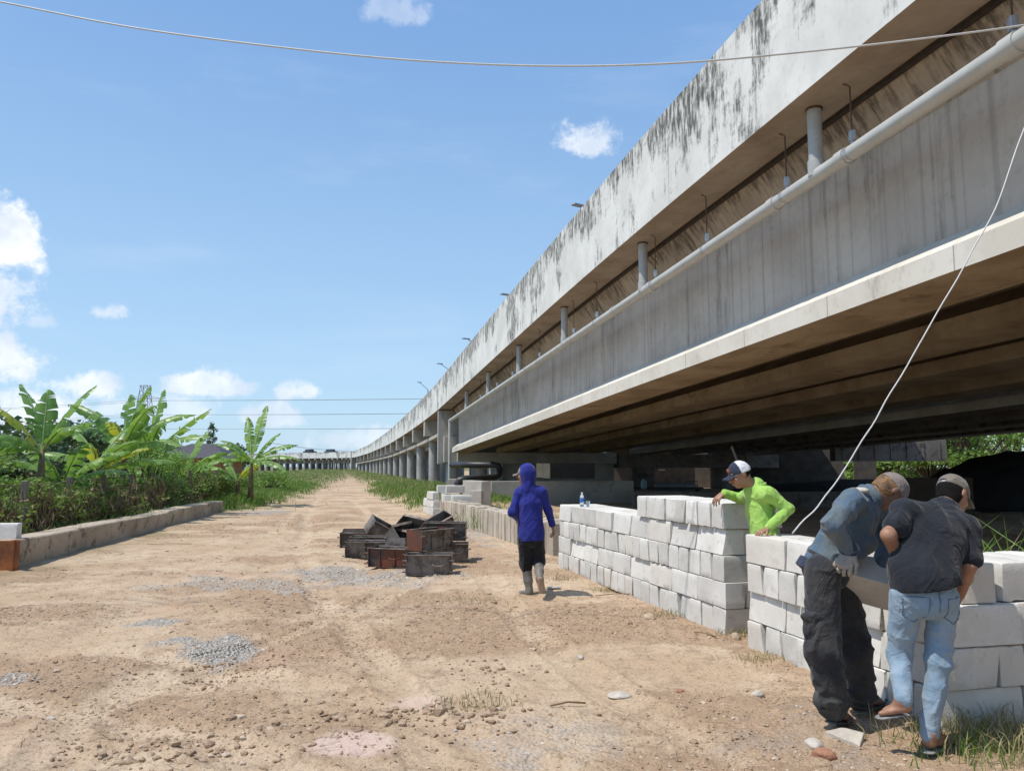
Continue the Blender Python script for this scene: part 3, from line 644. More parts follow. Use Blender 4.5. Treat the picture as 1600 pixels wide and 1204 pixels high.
# ---- low concrete walls under the bridge -----------------------------
def slabthing(name, label, cat, u0, u1, vt, Y0, Y1, th, mat, z0=-.1, group=None):
    a = P(u0, vt[0], Y0); c = P(u1, vt[1], Y1); dd = (c-a)[:2]; L = np.linalg.norm(dd); an = math.atan2(dd[1], dd[0]); nrm = np.array([-math.sin(an), math.cos(an)])
    zt_ = (a[2]+c[2])/2; m2 = (a+c)/2; mb = MB(); mb.box((m2[0]+nrm[0]*th/2, m2[1]+nrm[1]*th/2, (zt_+z0)/2), (L, th, zt_-z0), an)
    o = mb.build(name, mat, bevel=.012, loc=(m2[0], m2[1], 0)); return tag(o, label, cat, group)
slabthing('low_wall', 'long low grey concrete wall in the shade under the girders', 'low wall', 768, 990, (751, 751), 33, 34.5, .3, M_CAP)
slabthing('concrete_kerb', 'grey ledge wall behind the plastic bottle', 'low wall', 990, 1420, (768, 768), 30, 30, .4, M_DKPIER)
slabthing('wall_block', 'tall sunlit concrete block beside the black hose', 'concrete block', 723, 752, (750.5, 751), 29, 26.8, .35, M_CAP)
slabthing('wall_block', 'shorter concrete block stepping down beside the tall sunlit one', 'concrete block', 752, 768, (766, 766), 26.7, 27.3, .5, M_CAP)
slabthing('wall_block', 'low concrete block left of the black hose', 'concrete block', 700, 713, (748, 748), 33, 33, .5, M_CAP)
# brown stump block behind the blue man
mb = MB(); q = G(855, 866); mb.box((q[0], q[1], .28), (.32, .26, .62), -.2); tag(mb.build('stained_block', M_LOWW, bevel=.015, loc=(q[0], q[1], 0)), 'brown stained upright block at the near end of the low row', 'concrete block')
# ---- low cast wall on the left ---------------------------------------
L0 = np.array([-7.62, 11.9]); L1_ = np.array([-10.05, 27.0]); dl = (L1_-L0)/np.linalg.norm(L1_-L0); tl = np.array([-dl[1], dl[0]])
n = 60; V = []; Fc = []
for i in range(n+1):
    q = L0+(L1_-L0)*i/n; f = i/n; hgt = .47-.10*f+.03*float(fbm(f*9, 2, 0, 3, 4))+(.04 if f > .55 else 0); z0 = -.15
    jx = .02*float(fbm(f*20, 0, 0, 3, 14)); 
    for (o, z) in ((0+jx, z0), (jx, hgt-.02), (jx+.02, hgt), (.52, hgt-.01), (.54, hgt-.03), (.54, z0)): p_ = q+tl*o; V.append((p_[0], p_[1], z))
for i in range(n):
    for j in range(6): j2 = (j+1) % 6; Fc.append((i*6+j, (i+1)*6+j, (i+1)*6+j2, i*6+j2))
Fc += [tuple(range(6)), tuple(n*6+j for j in range(6))[::-1]]
lw = mesh_obj('low_wall', V, Fc, M_LOWW, loc=(L0[0], L0[1], 0), smooth=True, ang=40); tag(lw, 'long low weathered concrete wall running along the left verge', 'low wall')
M_RUSTP = simple('orange_rust_plate', (.42, .155, .05), .75, .45, 5, col2=(.22, .08, .035), bmp=.3)
rt = root('rusty_form', 'orange rusty steel form closing the near end of the low wall', 'steel form', (L0[0]-.4, L0[1]-.1, 0))
mb = MB(); an = math.atan2(tl[1], tl[0]); q = L0+tl*.45-dl*.05; mb.box((q[0], q[1], .23), (1.15, .05, .50), an); mb.build('face_plate', M_RUSTP, rt, bevel=.004)
mb = MB(); q = L0+tl*(-.05)-dl*.03; mb.box((q[0], q[1], .22), (.05, .16, .54), an); mb.build('end_flange', M_RUSTP, rt, bevel=.004)
q = L0+tl*.42+dl*.45; o = place_block('concrete_block', (q[0], q[1], .46), (tl[0]*.9+.25, tl[1], 0), label='single grey concrete block resting on the left low wall', group=None); del_g = 'group' in o.keys()
tag(tag(o, None, 'concrete block'), None)
mb = MB(); q = L0+tl*.35+dl*.05; mb.box((q[0], q[1], .50), (.10, .06, .05), .4); mb.box((q[0]-.07, q[1]+.02, .49), (.07, .07, .04), 1.1); tag(mb.build('crumpled_wrapper', simple('red_brown_paper', (.35, .08, .04), .6, .4, 30), bevel=.008, loc=(q[0], q[1], .47)), 'crumpled red wrapper on the near end of the left low wall', 'litter')

# ================================================================ steel moulds
def rustmat(name, seed, red):
    m, t, b = base_mat(name); tco = t.new('ShaderNodeTexCoord').outputs['Object']; oi = t.new('ShaderNodeObjectInfo')
    cb = t.new('ShaderNodeCombineXYZ'); t.link(t.math('MULTIPLY', oi.outputs['Random'], 50), cb.inputs[0]); p = t.vmath('ADD', tco, cb.outputs[0])
    n1 = t.noise(p, 3.2, 6, .65); n2 = t.noise(p, 15, 6, .7); n3 = t.noise(p, 50, 4, .7)
    c = t.mix(t.ramp(n1, .42, .58), (.07, .056, .047), (.21, .185, .16) if not red else (.17, .055, .03))
    c = t.mix(t.math('MULTIPLY', t.ramp(n2, .54, .66), .75), c, (.17, .075, .04)); c = t.mix(t.math('MULTIPLY', t.ramp(n3, .66, .76), .5), c, (.36, .32, .28))
    t.link(c, b.inputs['Base Color']); b.inputs['Roughness'].default_value = .62; b.inputs['Metallic'].default_value = .25; bump(t, b, n2, .4, .01); return m
M_MOULD = rustmat('oily_dark_steel', 1, False); M_MOULDR = rustmat('reddish_rusty_steel', 2, True); M_MOULDG = simple('grey_dusty_steel', (.30, .29, .28), .45, .4, 5, metal=.4, col2=(.12, .11, .10))
M_RIM = simple('sunlit_rim', (.30, .245, .20), .7, .5, 9, metal=.1, col2=(.12, .085, .065), bmp=.3)  # pale tone puts sunlight on the flange tops into the colour
def make_mould(mats):
    mo = root('steel_mould', 'x', 'mould', (0, 0, 0), 'steel block moulds in the pile')
    L, Wt, Wb, Hh = .66, .30, .26, .30; th = .008; parts = {}
    def quadplate(pts, nrm, mb):
        pts = np.array(pts, float); n_ = np.array(nrm, float)*th; mb.add(np.vstack([pts, pts+n_]), [(0, 1, 2, 3), (7, 6, 5, 4), (0, 4, 5, 1), (1, 5, 6, 2), (2, 6, 7, 3), (3, 7, 4, 0)])
    for sgn in (-1, 1):
        mb = MB(); quadplate([(-L/2, sgn*Wb/2, 0), (L/2, sgn*Wb/2, 0), (L/2, sgn*Wt/2, Hh), (-L/2, sgn*Wt/2, Hh)], (0, sgn, 0), mb)
        mb.box((0, sgn*(Wb/2+.018), .006), (L+.0, .035, .008))
        for x in (-L/2+.01, L/2-.01): mb.box((x, sgn*(Wb/2+.022), Hh/2), (.008, .04, Hh-.02))
        for x in (-.12, .14): mb.box((x, sgn*(Wb/2+.02), Hh/2), (.007, .03, Hh-.03))
        sp_ = mb.build('side_plate', mats[0 if sgn < 0 else 1], mo); mb = MB(); mb.box((0, sgn*(Wt/2+.026), Hh-.002), (L+.03, .05, .008)); mb.build('rim', M_RIM, mo)
        mb = MB(); quadplate([(sgn*L/2, -Wb/2-.03, -.005), (sgn*L/2, Wb/2+.03, -.005), (sgn*L/2, Wt/2+.03, Hh+.008), (sgn*L/2, -Wt/2-.03, Hh+.008)], (sgn, 0, 0), mb)
        mb.build('end_plate', mats[1], mo)
        mb = MB()
        for z in (.06, .22): mb.tube([(sgn*L/2-.02*sgn, -Wt/2-.05, z), (sgn*L/2+.05*sgn, -Wt/2-.045, z)], .012, 6)
        mb.build('bolt', mats[0], mo)
    mb = MB(); mb.tube([(.05, -Wt/2-.02, Hh*.55), (.09, -Wt/2-.09, Hh*.5), (.20, -Wt/2-.10, Hh*.5), (.24, -Wt/2-.02, Hh*.55)], .009, 6); mb.build('handle', mats[0], mo)
    mb = MB(); mb.box((0, 0, .008), (L-.02, Wb-.01, .008)); mb.build('floor_plate', mats[0], mo)
    return mo
MOA = make_mould([M_MOULD, M_MOULD]); MOB = make_mould([M_MOULD, M_MOULDR]); MOC = make_mould([M_MOULDR, M_MOULD]); MOD = make_mould([M_MOULDG, M_MOULD])
used = set()
def dup(o, parent=None):
    c = o.copy(); COL.objects.link(c); c.parent = parent
    for ch in [x for x in bpy.data.objects if x.parent == o]: dup(ch, c)
    return c
# (u, v) of the mould's base centre, distance, height above ground, turn about z, tilt, roll, kind, label
ML = [(671, 880, 11.6, 0, .02, 0, 0, MOA, 'dark mould nearest the camera with a grey dusty patch'),
      (672, 853, 12.1, .31, .9, 0, 0, MOB, 'red-brown mould sitting on top of the nearest one'),
      (612, 868, 12.5, 0, -.35, 0, 0, MOC, 'rusty red mould in front, left of the nearest one'),
      (602, 853, 13.4, 0, .08, .0, 0, MOA, 'dark mould just behind the rusty red front one'),
      (571, 850, 14.0, 0, .06, 0, 0, MOA, 'plain dark mould at the front left of the pile'),
      (577, 848, 14.6, .02, .02, 0, 0, MOA, 'low mould wedged behind the front left one'),
      (560, 836, 15.6, 0, .03, 0, 0, MOA, 'dark mould at the far left edge of the pile'),
      (562, 826, 16.4, .0, .15, 0, 0, MOB, 'rearmost left mould with its rim showing'),
      (593, 822, 15.4, .20, .55, .5, .35, MOD, 'tilted grey mould leaning up at the left of the heap'),
      (628, 824, 14.8, .18, .9, -.1, .9, MOD, 'light grey mould lying on its side in the middle of the heap'),
      (652, 820, 14.8, .30, -.75, .1, .75, MOD, 'upturned mould on the crest of the heap'),
      (684, 816, 15.4, .26, .5, -.45, .3, MOA, 'dark mould tipped up at the back right of the heap'),
      (628, 848, 13.2, .05, 1.35, .1, 0, MOA, 'narrow mould seen end-on in the middle of the pile'),
      (650, 850, 13.6, .0, .2, 0, 0, MOA, 'dark mould hidden behind the red-brown one'),
      (700, 866, 13.0, 0, .05, 0, 0, MOA, 'lower dark mould at the right end of the pile'),
      (697, 842, 13.3, .31, .0, 0, 0, MOA, 'upper dark mould stacked at the right end of the pile'),
      (640, 835, 14.9, .02, -.4, .2, .0, MOB, 'rusty mould at the back under the heap')]
for i, (u, v, Y, h, rz_, ty, rx_, src, lab) in enumerate(ML):
    q = P(u, v, Y); o = src if id(src) not in used and not used.add(id(src)) else dup(src)
    o.location = (q[0], q[1], float(gh(q[0], q[1]))+h+.01); o.rotation_euler = (rx_, ty, rz_); o['label'] = lab
# ================================================================ bits and pieces
mb = MB(); q = P(909.5, 787, 11.6); zb = 1.0
bt = root('water_bottle', 'clear plastic water bottle with blue label standing on the long block wall', 'bottle', (q[0], q[1], zb))
m, t, b = base_mat('clear_plastic'); b.inputs['Base Color'].default_value = (.75, .87, .95, 1); b.inputs['Roughness'].default_value = .08; b.inputs['Transmission Weight'].default_value = .75; b.inputs['IOR'].default_value = 1.33; M_PET = m
def lathe(mb, c, prof, n=16):
    mb.tube([(c[0], c[1], c[2]+z) for r_, z in prof], [r_ for r_, z in prof], n)
lathe(mb, (q[0], q[1], zb), [(.028, 0), (.033, .01), (.033, .05), (.030, .06), (.033, .07), (.033, .13), (.030, .15), (.016, .18), (.013, .185), (.013, .195)]); mb.build('bottle_body', M_PET, bt, smooth=True, ang=50)
mb = MB(); lathe(mb, (q[0], q[1], zb), [(.0345, .075), (.0345, .125)]); mb.build('bottle_label', simple('blue_label', (.03, .18, .55), .4, .1), bt, smooth=True, ang=50)
mb = MB(); lathe(mb, (q[0], q[1], zb), [(.015, .193), (.015, .212)]); mb.build('bottle_cap', simple('white_plastic', (.75, .8, .85), .4, .05), bt, smooth=True, ang=50)
mb = MB(); lathe(mb, (q[0]+.085, q[1]-.02, zb), [(.022, 0), (.034, .085)]); tag(mb.build('plastic_cup', M_PET, smooth=True, ang=50, loc=(q[0]+.085, q[1]-.02, zb)), 'small clear plastic cup beside the water bottle on the block wall', 'cup')
# overhead cable and hanging cable
M_CABLE = simple('white_cable', (.62, .62, .60), .5, .1, 10)
def catm(pts, n=10):
    pts = [np.array(p, float) for p in pts]; pts = [2*pts[0]-pts[1]]+pts+[2*pts[-1]-pts[-2]]; out = []
    for i in range(1, len(pts)-2):
        for k in range(n):
            t_ = k/n; a, b_, c_, d_ = pts[i-1:i+3]; out.append(.5*((2*b_)+(-a+c_)*t_+(2*a-5*b_+4*c_-d_)*t_*t_+(-a+3*b_-3*c_+d_)*t_**3))
    return out+[pts[-2]]
mb = MB(); mb.tube(catm([P(-330, -60, 8.2), P(-10, 1, 8.0), P(200, 42, 7.8), P(420, 72, 7.6), P(640, 94, 7.4), P(850, 103, 7.2), P(1050, 99, 7.0), P(1250, 82, 6.9), P(1430, 62, 6.8), P(1610, 38, 6.7), P(1800, 5, 6.6)]), .0095, 8)
tag(mb.build('overhead_cable', M_CABLE, smooth=True, loc=tuple(P(850, 103, 7.2))), 'pale cable sagging across the whole sky', 'cable')
mb = MB(); cp = catm([P(1660, 60, 7.0), P(1600, 200, 6.7), P(1555, 325, 6.6), P(1475, 470, 6.6), P(1400, 600, 6.6), P(1340, 700, 6.6), P(1290, 775, 6.6), P(1238, 832, 6.6)], 8)
mb.tube([np.array(p)+.004*np.array([math.sin(i*.9), 0, math.cos(i*1.3)]) for i, p in enumerate(cp)], .0062, 8)
tag(mb.build('hanging_cable', M_CABLE, smooth=True, loc=tuple(P(1238, 832, 6.6))), 'thin pale cable slanting down from the pipe to the near wall', 'cable')

# ================================================================ vegetation
M_BLEAF = leafmat('banana_leaf', (.09, .20, .035), (.27, .43, .09), .9, .38, .35)
M_BLEAFY = leafmat('yellowing_banana_leaf', (.28, .36, .04), (.48, .46, .06), 1.2, .45, .4)
M_STEM = simple('banana_stem', (.20, .16, .07), .7, .5, 7, col2=(.09, .065, .035)); M_MID = simple('leaf_midrib', (.32, .40, .13), .5, .2, 5)
def banana_leaf(parent, base, dirv, length, width, droop, seed, yellow=False, rise=1.0):
    r = random.Random(seed); base = np.array(base, float); dh = np.array([dirv[0], dirv[1], 0.0]); dh /= np.linalg.norm(dh)+1e-9
    a0 = dirv[2]; pts = []; p = base.copy(); n = 34; ds = length/n
    for i in range(n+1):
        f = i/n; a = a0-droop*f**1.6; pts.append(p.copy()); p = p+ds*(math.cos(a)*dh+math.sin(a)*np.array([0, 0, 1]))
    side0 = np.cross(dh, (0, 0, 1)); mb = MB(); tw = r.uniform(-.5, .5)
    pet = int(n*.17)
    for sg in (-1, 1):
        i = pet
        while i < n:
            strip = r.choice([1, 1, 2, 3, 4, 5]); j = min(n, i+strip); lift = r.uniform(-.35, .30)+.25; lag = r.uniform(0, .05)*length
            vb = len(mb.v)
            for k in range(i, j+1):
                f = (k-pet)/(n-pet); wd = 1.35*width*(max(0, math.sin(math.pi*min(1, f*.93+.07)))**.55)*(1-.1*r.random()); t_ = pts[min(k+1, n)]-pts[max(k-1, 0)]; t_ /= np.linalg.norm(t_)
                sd = side0*math.cos(tw)+np.cross(t_, side0)*math.sin(tw); up = np.cross(sd, t_); gap = .25*ds*(1 if k == j and j < n else -1 if k == i and i > pet else 0)
                for q_ in range(4):
                    g = q_/3; ang = lift-g*.95*(droop*.35+.45)
                    off = sg*sd*wd*g*math.cos(ang)+up*wd*g*math.sin(ang)+t_*(g*wd*.30-gap*g)
                    mb.v.append(tuple(pts[k]+off))
            for k in range(j-i):
                for q_ in range(3):
                    a_ = vb+k*4+q_; mb.f.append((a_, a_+1, a_+5, a_+4)); mb.mi.append(0)
            i = j
    b0 = len(mb.f); mb.tube(pts, [.028*(1-.85*i/n) for i in range(n+1)], 6, mi=1)
    return mb.build('leaf', [M_BLEAFY if yellow else M_BLEAF, M_MID], parent, smooth=True)
def banana(u, v, Y, height, leaves, label, seed, lean=0):
    g = P(u, v, Y); z0 = float(gh(g[0], g[1])); b0 = np.array([g[0], g[1], z0]); r = random.Random(seed)
    rt = root('banana_plant', label, 'banana plant', tuple(b0), 'banana plants behind the fence')
    top = b0+np.array([lean, 0, height]); mb = MB(); mb.tube([b0-(0, 0, .1), b0+np.array([lean*.2, 0, height*.4]), b0+np.array([lean*.6, 0, height*.8]), top], [.13, .10, .075, .045], 10); mb.build('stem', M_STEM, rt, smooth=True)
    for k, (az_, el_, ln, wd, dr, yl) in enumerate(leaves):
        a = math.radians(az_); banana_leaf(rt, top-np.array([0, 0, .12*r.random()]), (math.cos(a), math.sin(a), math.radians(el_)), ln*1.15, wd, dr, seed*31+k, yl)
    return rt
# az: 0 = right, 90 = away, 180 = left, 270 = towards the viewer
banana(62, 770, 18, 1.75, [(150, 68, 1.75, .2, .55, 0), (110, 88, 1.35, .2, .35, 0), (28, 68, 1.7, .21, .5, 0), (205, 60, 1.3, .17, .6, 1), (200, 30, 1.7, .2, 1.1, 0), (330, 42, 1.5, .19, 1.3, 0), (60, 50, 1.3, .18, 1.0, 0), (250, 40, 1.2, .17, 1.2, 0), (185, 12, 1.5, .19, .7, 0)], 'tall banana plant at the left edge with upright leaves', 3)
banana(95, 775, 19, .9, [(170, 60, 1.5, .22, .9, 0), (20, 52, 1.6, .2, 1.0, 0), (350, 30, 1.7, .2, .9, 0), (330, 65, 1.3, .2, .7, 0), (210, 50, 1.2, .17, .9, 0), (270, 60, 1.3, .18, 1.1, 0)], 'short leafy banana plant right of the tall left one', 5)
banana(150, 765, 21, 1.3, [(10, 20, 1.8, .2, .6, 0), (190, 35, 1.5, .19, .9, 0), (345, 48, 1.5, .2, 1.0, 0), (60, 70, 1.3, .2, .6, 0), (150, 60, 1.4, .2, .8, 0), (290, 50, 1.4, .19, 1.2, 1), (0, 45, 1.4, .17, .9, 1)], 'banana plant with yellow leaves at the left of the clump', 9)
banana(190, 770, 23, 2.0, [(165, 52, 2.3, .22, .9, 0), (95, 86, 1.5, .22, .25, 0), (30, 80, 1.8, .24, .4, 0), (150, 30, 2.1, .2, .7, 0), (15, 48, 2.0, .21, 1.0, 0), (330, 60, 1.7, .2, .9, 0), (220, 60, 1.6, .2, 1.0, 0), (280, 55, 1.5, .2, 1.3, 1), (350, 20, 1.7, .2, .8, 0)], 'tallest banana plant in the middle of the clump', 12)
banana(232, 770, 25, 1.9, [(70, 84, 1.9, .22, .3, 0), (140, 70, 1.7, .2, .5, 0), (18, 40, 2.0, .24, .05, 0), (350, 25, 1.9, .2, .7, 0), (180, 45, 1.8, .2, .9, 0), (310, 50, 1.5, .2, 1.1, 0), (255, 60, 1.3, .2, 1.0, 0)], 'banana plant with one straight leaf pointing right', 15)
banana(285, 760, 28.5, .9, [(160, 60, 1.6, .2, .8, 0), (10, 55, 1.7, .2, 1.0, 0), (45, 75, 1.8, .2, .5, 0), (335, 25, 1.7, .2, .6, 0), (200, 25, 1.7, .2, .8, 0), (280, 40, 1.4, .2, 1.2, 1), (350, 40, 1.5, .2, .7, 0)], 'low banana plant at the right end of the clump', 18)
banana(392, 752, 31, 1.65, [(160, 42, 1.9, .19, .9, 0), (120, 66, 1.9, .17, .3, 0), (75, 74, 2.2, .19, .3, 0), (30, 62, 1.5, .2, .6, 0), (12, 38, 1.7, .19, .8, 0), (352, 18, 1.9, .19, .8, 0), (335, 10, 1.8, .19, 1.1, 0), (200, 15, 1.7, .2, .9, 0), (300, 20, 1.4, .2, 1.1, 0), (180, 55, 1.4, .19, 1.0, 0), (250, 40, 1.4, .2, 1.3, 0)], 'banana plant standing apart beside the grassy verge', 22)
banana(372, 755, 32, .8, [(190, 45, 1.3, .19, .9, 0), (150, 60, 1.4, .18, .7, 0), (60, 60, 1.4, .2, .7, 0), (340, 50, 1.2, .19, .9, 1), (220, 30, 1.2, .2, .9, 0)], 'small banana sucker left of the separate banana plant', 25)
# --- leafy masses -------------------------------------------------------
def cards(centers, size, n_per, spread, seed, aspect=.55, ups=.5):
    """many small leaf faces round the given centres"""
    rg = np.random.default_rng(seed); C0 = np.repeat(np.asarray(centers, float), n_per, 0); N = len(C0)
    off = rg.normal(0, 1, (N, 3)); off /= np.linalg.norm(off, axis=1)[:, None]; off *= (rg.random(N)**.45)[:, None]*np.asarray(spread)
    C0 = C0+off; a = rg.normal(0, 1, (N, 3)); a[:, 2] *= .6; a /= np.linalg.norm(a, axis=1)[:, None]; nn = rg.normal(0, 1, (N, 3)); nn[:, 2] += ups; b = np.cross(a, nn); b /= np.linalg.norm(b, axis=1)[:, None]
    s = size*(.6+.8*rg.random(N))[:, None]; nrm = np.cross(a, b)
    V = np.stack([C0-a*s, C0-b*s*aspect+nrm*s*.12, C0+a*s, C0+b*s*aspect+nrm*s*.12], 1).reshape(-1, 3)
    Fq = np.arange(4*N).reshape(N, 4); return V, Fq
M_HEDGE = leafmat('vine_leaves', (.06, .11, .025), (.23, .30, .075), 2.5, .6, .35, yellow=(.30, .20, .09))
M_DRYV = simple('dry_vine_stems', (.22, .15, .09), .9, .5, 6)
M_FEATH = leafmat('feathery_shrub_leaves', (.14, .27, .05), (.30, .46, .12), 2, .55, .4)
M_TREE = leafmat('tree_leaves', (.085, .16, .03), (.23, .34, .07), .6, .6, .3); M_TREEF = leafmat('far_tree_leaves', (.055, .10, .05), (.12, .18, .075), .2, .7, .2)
M_BARK = simple('bark', (.17, .125, .085), .9, .5, 10)
rg = np.random.default_rng(4)
# fence + vine hedge behind the left wall
fo = .85
def fl(s, o=0): q = L0+dl*s+tl*(.55+o); return q
M_POST = simple('weathered_post', (.24, .21, .165), .9, .4, 9)
fr = root('wire_fence', 'old wire fence with concrete posts overgrown by vines', 'fence', (fl(3, fo)[0], fl(3, fo)[1], 0))
for s_ in np.arange(-3.0, 22, 2.1):
    q = fl(s_, fo-.12); g0 = float(gh(q[0], q[1])); mb = MB(); mb.box((q[0], q[1], g0+.60), (.10, .10, 1.25), .2); mb.build('post', M_POST, fr, bevel=.01)
mb = MB()
for z in (.3, .6, .9, 1.15):
    mb.tube([(fl(s_, fo-.35)[0], fl(s_, fo-.35)[1], float(gh(*fl(s_, fo-.35)))+z) for s_ in np.arange(-3, 22, 2.1)], .008, 4)
mb.build('wire', M_RUSTROD, fr)
cen = []
for s_ in np.arange(-4, 21.5, .17):
    f = np.clip((s_+4)/16, 0, 1)
    for k in range(int(10-3*f)):
        q = fl(s_+rg.normal(0, .1), fo+rg.normal(0, .30)); g0 = float(gh(q[0], q[1])); hh_ = (.98-.10*f)+.35*float(fbm(s_*.9, 1, 0, 3, 77)); z = g0+rg.random()**.8*hh_
        if float(fbm(s_*1.1, z*1.5, 0, 3, 5)) > -.16+.12*f*(z < .7): cen.append((q[0], q[1], z))
V, Fq = cards(cen, .055, 34, (.2, .2, .17), 8); hd = mesh_obj('vine_hedge', V, Fq, M_HEDGE, loc=(fl(6, fo)[0], fl(6, fo)[1], 0)); tag(hd, 'dark tangle of vines smothering the fence behind the left wall', 'hedge')
mb = MB()
for k in range(520):
    s_ = rg.uniform(-4, 18); q = fl(s_, fo-.45+rg.normal(0, .12)); g0 = float(gh(q[0], q[1])); z1 = rg.uniform(.5, 1.15); pts = []
    for i in range(6): f = i/5; pts.append((q[0]+rg.normal(0, .05), q[1]+rg.normal(0, .07), g0+z1*(1-f)))
    mb.tube(pts, .006+.006*rg.random(), 3, caps=False)
dv = mb.build('dry_vines', M_DRYV, hd)
# leafy undergrowth and shrubs behind
def shrub(u, v, Y, w_, h_, mat, label, seed, size=.07, n=26, name='shrub', cat='shrub', group='shrubs behind the fence', per=40):
    g = P(u, v, Y); z0 = float(gh(g[0], g[1])) if abs(g[0]) < 300 else 0; r2 = np.random.default_rng(seed); rt = root(name, label, cat, (g[0], g[1], z0), group)
    cs = []; mb = MB()
    for k in range(n):
        a = r2.random()*6.28; rr = r2.random()**.6; zz_ = h_*(.12+.88*r2.random()**.75); fat = math.sin(min(1, zz_/h_*.8+.2)*math.pi*.92)**.6
        c_ = np.array([g[0]+math.cos(a)*rr*w_*fat, g[1]+math.sin(a)*rr*w_*fat*.8, z0+zz_]); cs.append(c_)
        mid = np.array([g[0], g[1], z0])*.55+c_*.45+r2.normal(0, .05, 3)*w_; mid[2] = z0+zz_*.55; mb.tube([(g[0], g[1], z0-.1), mid, c_], [.022*h_, .014*h_, .004*h_], 5, caps=False)
    mb.build('stem' if h_ < 3 else 'trunk', M_BARK, rt)
    V, Fq = cards(cs, size, per, (w_*.36, w_*.36, h_*.13), seed+1); mesh_obj('foliage' if h_ < 3 else 'crown', V, Fq, mat, rt); return rt
shrub(228, 765, 24.3, 1.35, 2.05, M_FEATH, 'feathery light green shrub in front of the banana clump', 40, .04, 44, per=110)
shrub(268, 765, 27.5, 1.2, 1.8, M_FEATH, 'second feathery shrub right of the banana clump', 41, .04, 34, per=90)
for i, (u, Y, w_, h_, lab) in enumerate(((-40, 15.6, 1.2, 1.5, 'dark shrub at the far left corner behind the hedge'), (20, 16.5, 1.2, 1.1, 'round dark shrub below the tall left banana plant'), (110, 18.9, 1.1, 1.0, 'bushy shrub between two banana plants behind the hedge'), (165, 21.2, 1.2, 1.05, 'low shrub under the banana clump'), (335, 33, 1.2, 1.0, 'scrubby bush at the right end of the hedge'), (360, 35, 1.2, 1.0, 'low scrub just right of the hedge end'), (418, 44, 1.6, .9, 'weedy bush right of the separate banana plant'), (305, 33, 1.4, 1.2, 'shrub in front of the dark roof'))):
    shrub(u, 760, Y, w_, h_, M_TREE if i != 4 else M_HEDGE, lab, 60+i, .06, 30, per=60)
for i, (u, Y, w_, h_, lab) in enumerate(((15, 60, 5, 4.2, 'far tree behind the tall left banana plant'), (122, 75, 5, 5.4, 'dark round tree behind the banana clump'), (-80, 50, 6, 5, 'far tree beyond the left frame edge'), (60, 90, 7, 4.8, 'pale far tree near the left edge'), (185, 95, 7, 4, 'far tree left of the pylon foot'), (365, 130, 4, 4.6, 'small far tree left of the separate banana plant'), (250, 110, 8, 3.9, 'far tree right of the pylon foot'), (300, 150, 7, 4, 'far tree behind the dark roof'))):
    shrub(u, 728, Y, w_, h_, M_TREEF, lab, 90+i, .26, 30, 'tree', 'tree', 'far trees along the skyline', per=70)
# tall thin bare tree by the roof
def thin_tree(u, Y, h_, lab, sd):
    g = P(u, 728, Y); r2 = np.random.default_rng(sd); rt = root('bare_tree', lab, 'tree', (g[0], g[1], 0), 'thin trees on the skyline'); mb = MB(); mb.tube([(g[0], g[1], 0), (g[0]+.1, g[1], h_)], [.14, .03], 6)
    cs = []
    for k in range(26):
        z = h_*r2.uniform(.3, 1); a = r2.random()*6.28; l_ = .9*(1.15-z/h_); e = (g[0]+math.cos(a)*l_, g[1]+math.sin(a)*l_, z+.5*l_); mb.tube([(g[0], g[1], z), e], [.04, .01], 4); cs.append(e)
    mb.build('trunk', M_BARK, rt); V, Fq = cards(cs, .14, 22, (.3, .3, .35), sd); mesh_obj('crown', V, Fq, M_TREEF, rt)
thin_tree(330, 90, 6.6, 'thin ragged tree on the skyline beside the dark roof', 2); thin_tree(90, 110, 6.4, 'thin ragged tree on the skyline left of the banana clump', 3)
# dark roofed house
g = P(316, 728, 60); hs_ = root('house', 'small house with a dark tiled roof behind the shrubs', 'house', (g[0], g[1], 0))
M_ROOF = simple('dark_roof_tiles', (.07, .065, .07), .7, .3, 3); M_HW = simple('orange_house_wall', (.50, .24, .10), .8, .25, 2)
mb = MB(); mb.box((g[0], g[1], 1.1), (4.6, 4.6, 2.2)); mb.build('wall', M_HW, hs_)
mb = MB(); x, y, z = g[0], g[1], 2.2; mb.add([(x-3, y-3, z), (x+3, y-3, z), (x+3, y+3, z), (x-3, y+3, z), (x-.9, y, z+1.15), (x+.9, y, z+1.15)], [(0, 1, 5, 4), (1, 2, 5), (2, 3, 4, 5), (3, 0, 4), (3, 2, 1, 0)]); mb.build('roof', M_ROOF, hs_)
mb = MB(); mb.box((g[0]+.8, g[1]-2.32, 1.3), (1.0, .06, .9)); mb.build('window', simple('dark_glass', (.03, .035, .04), .2, .1), hs_)
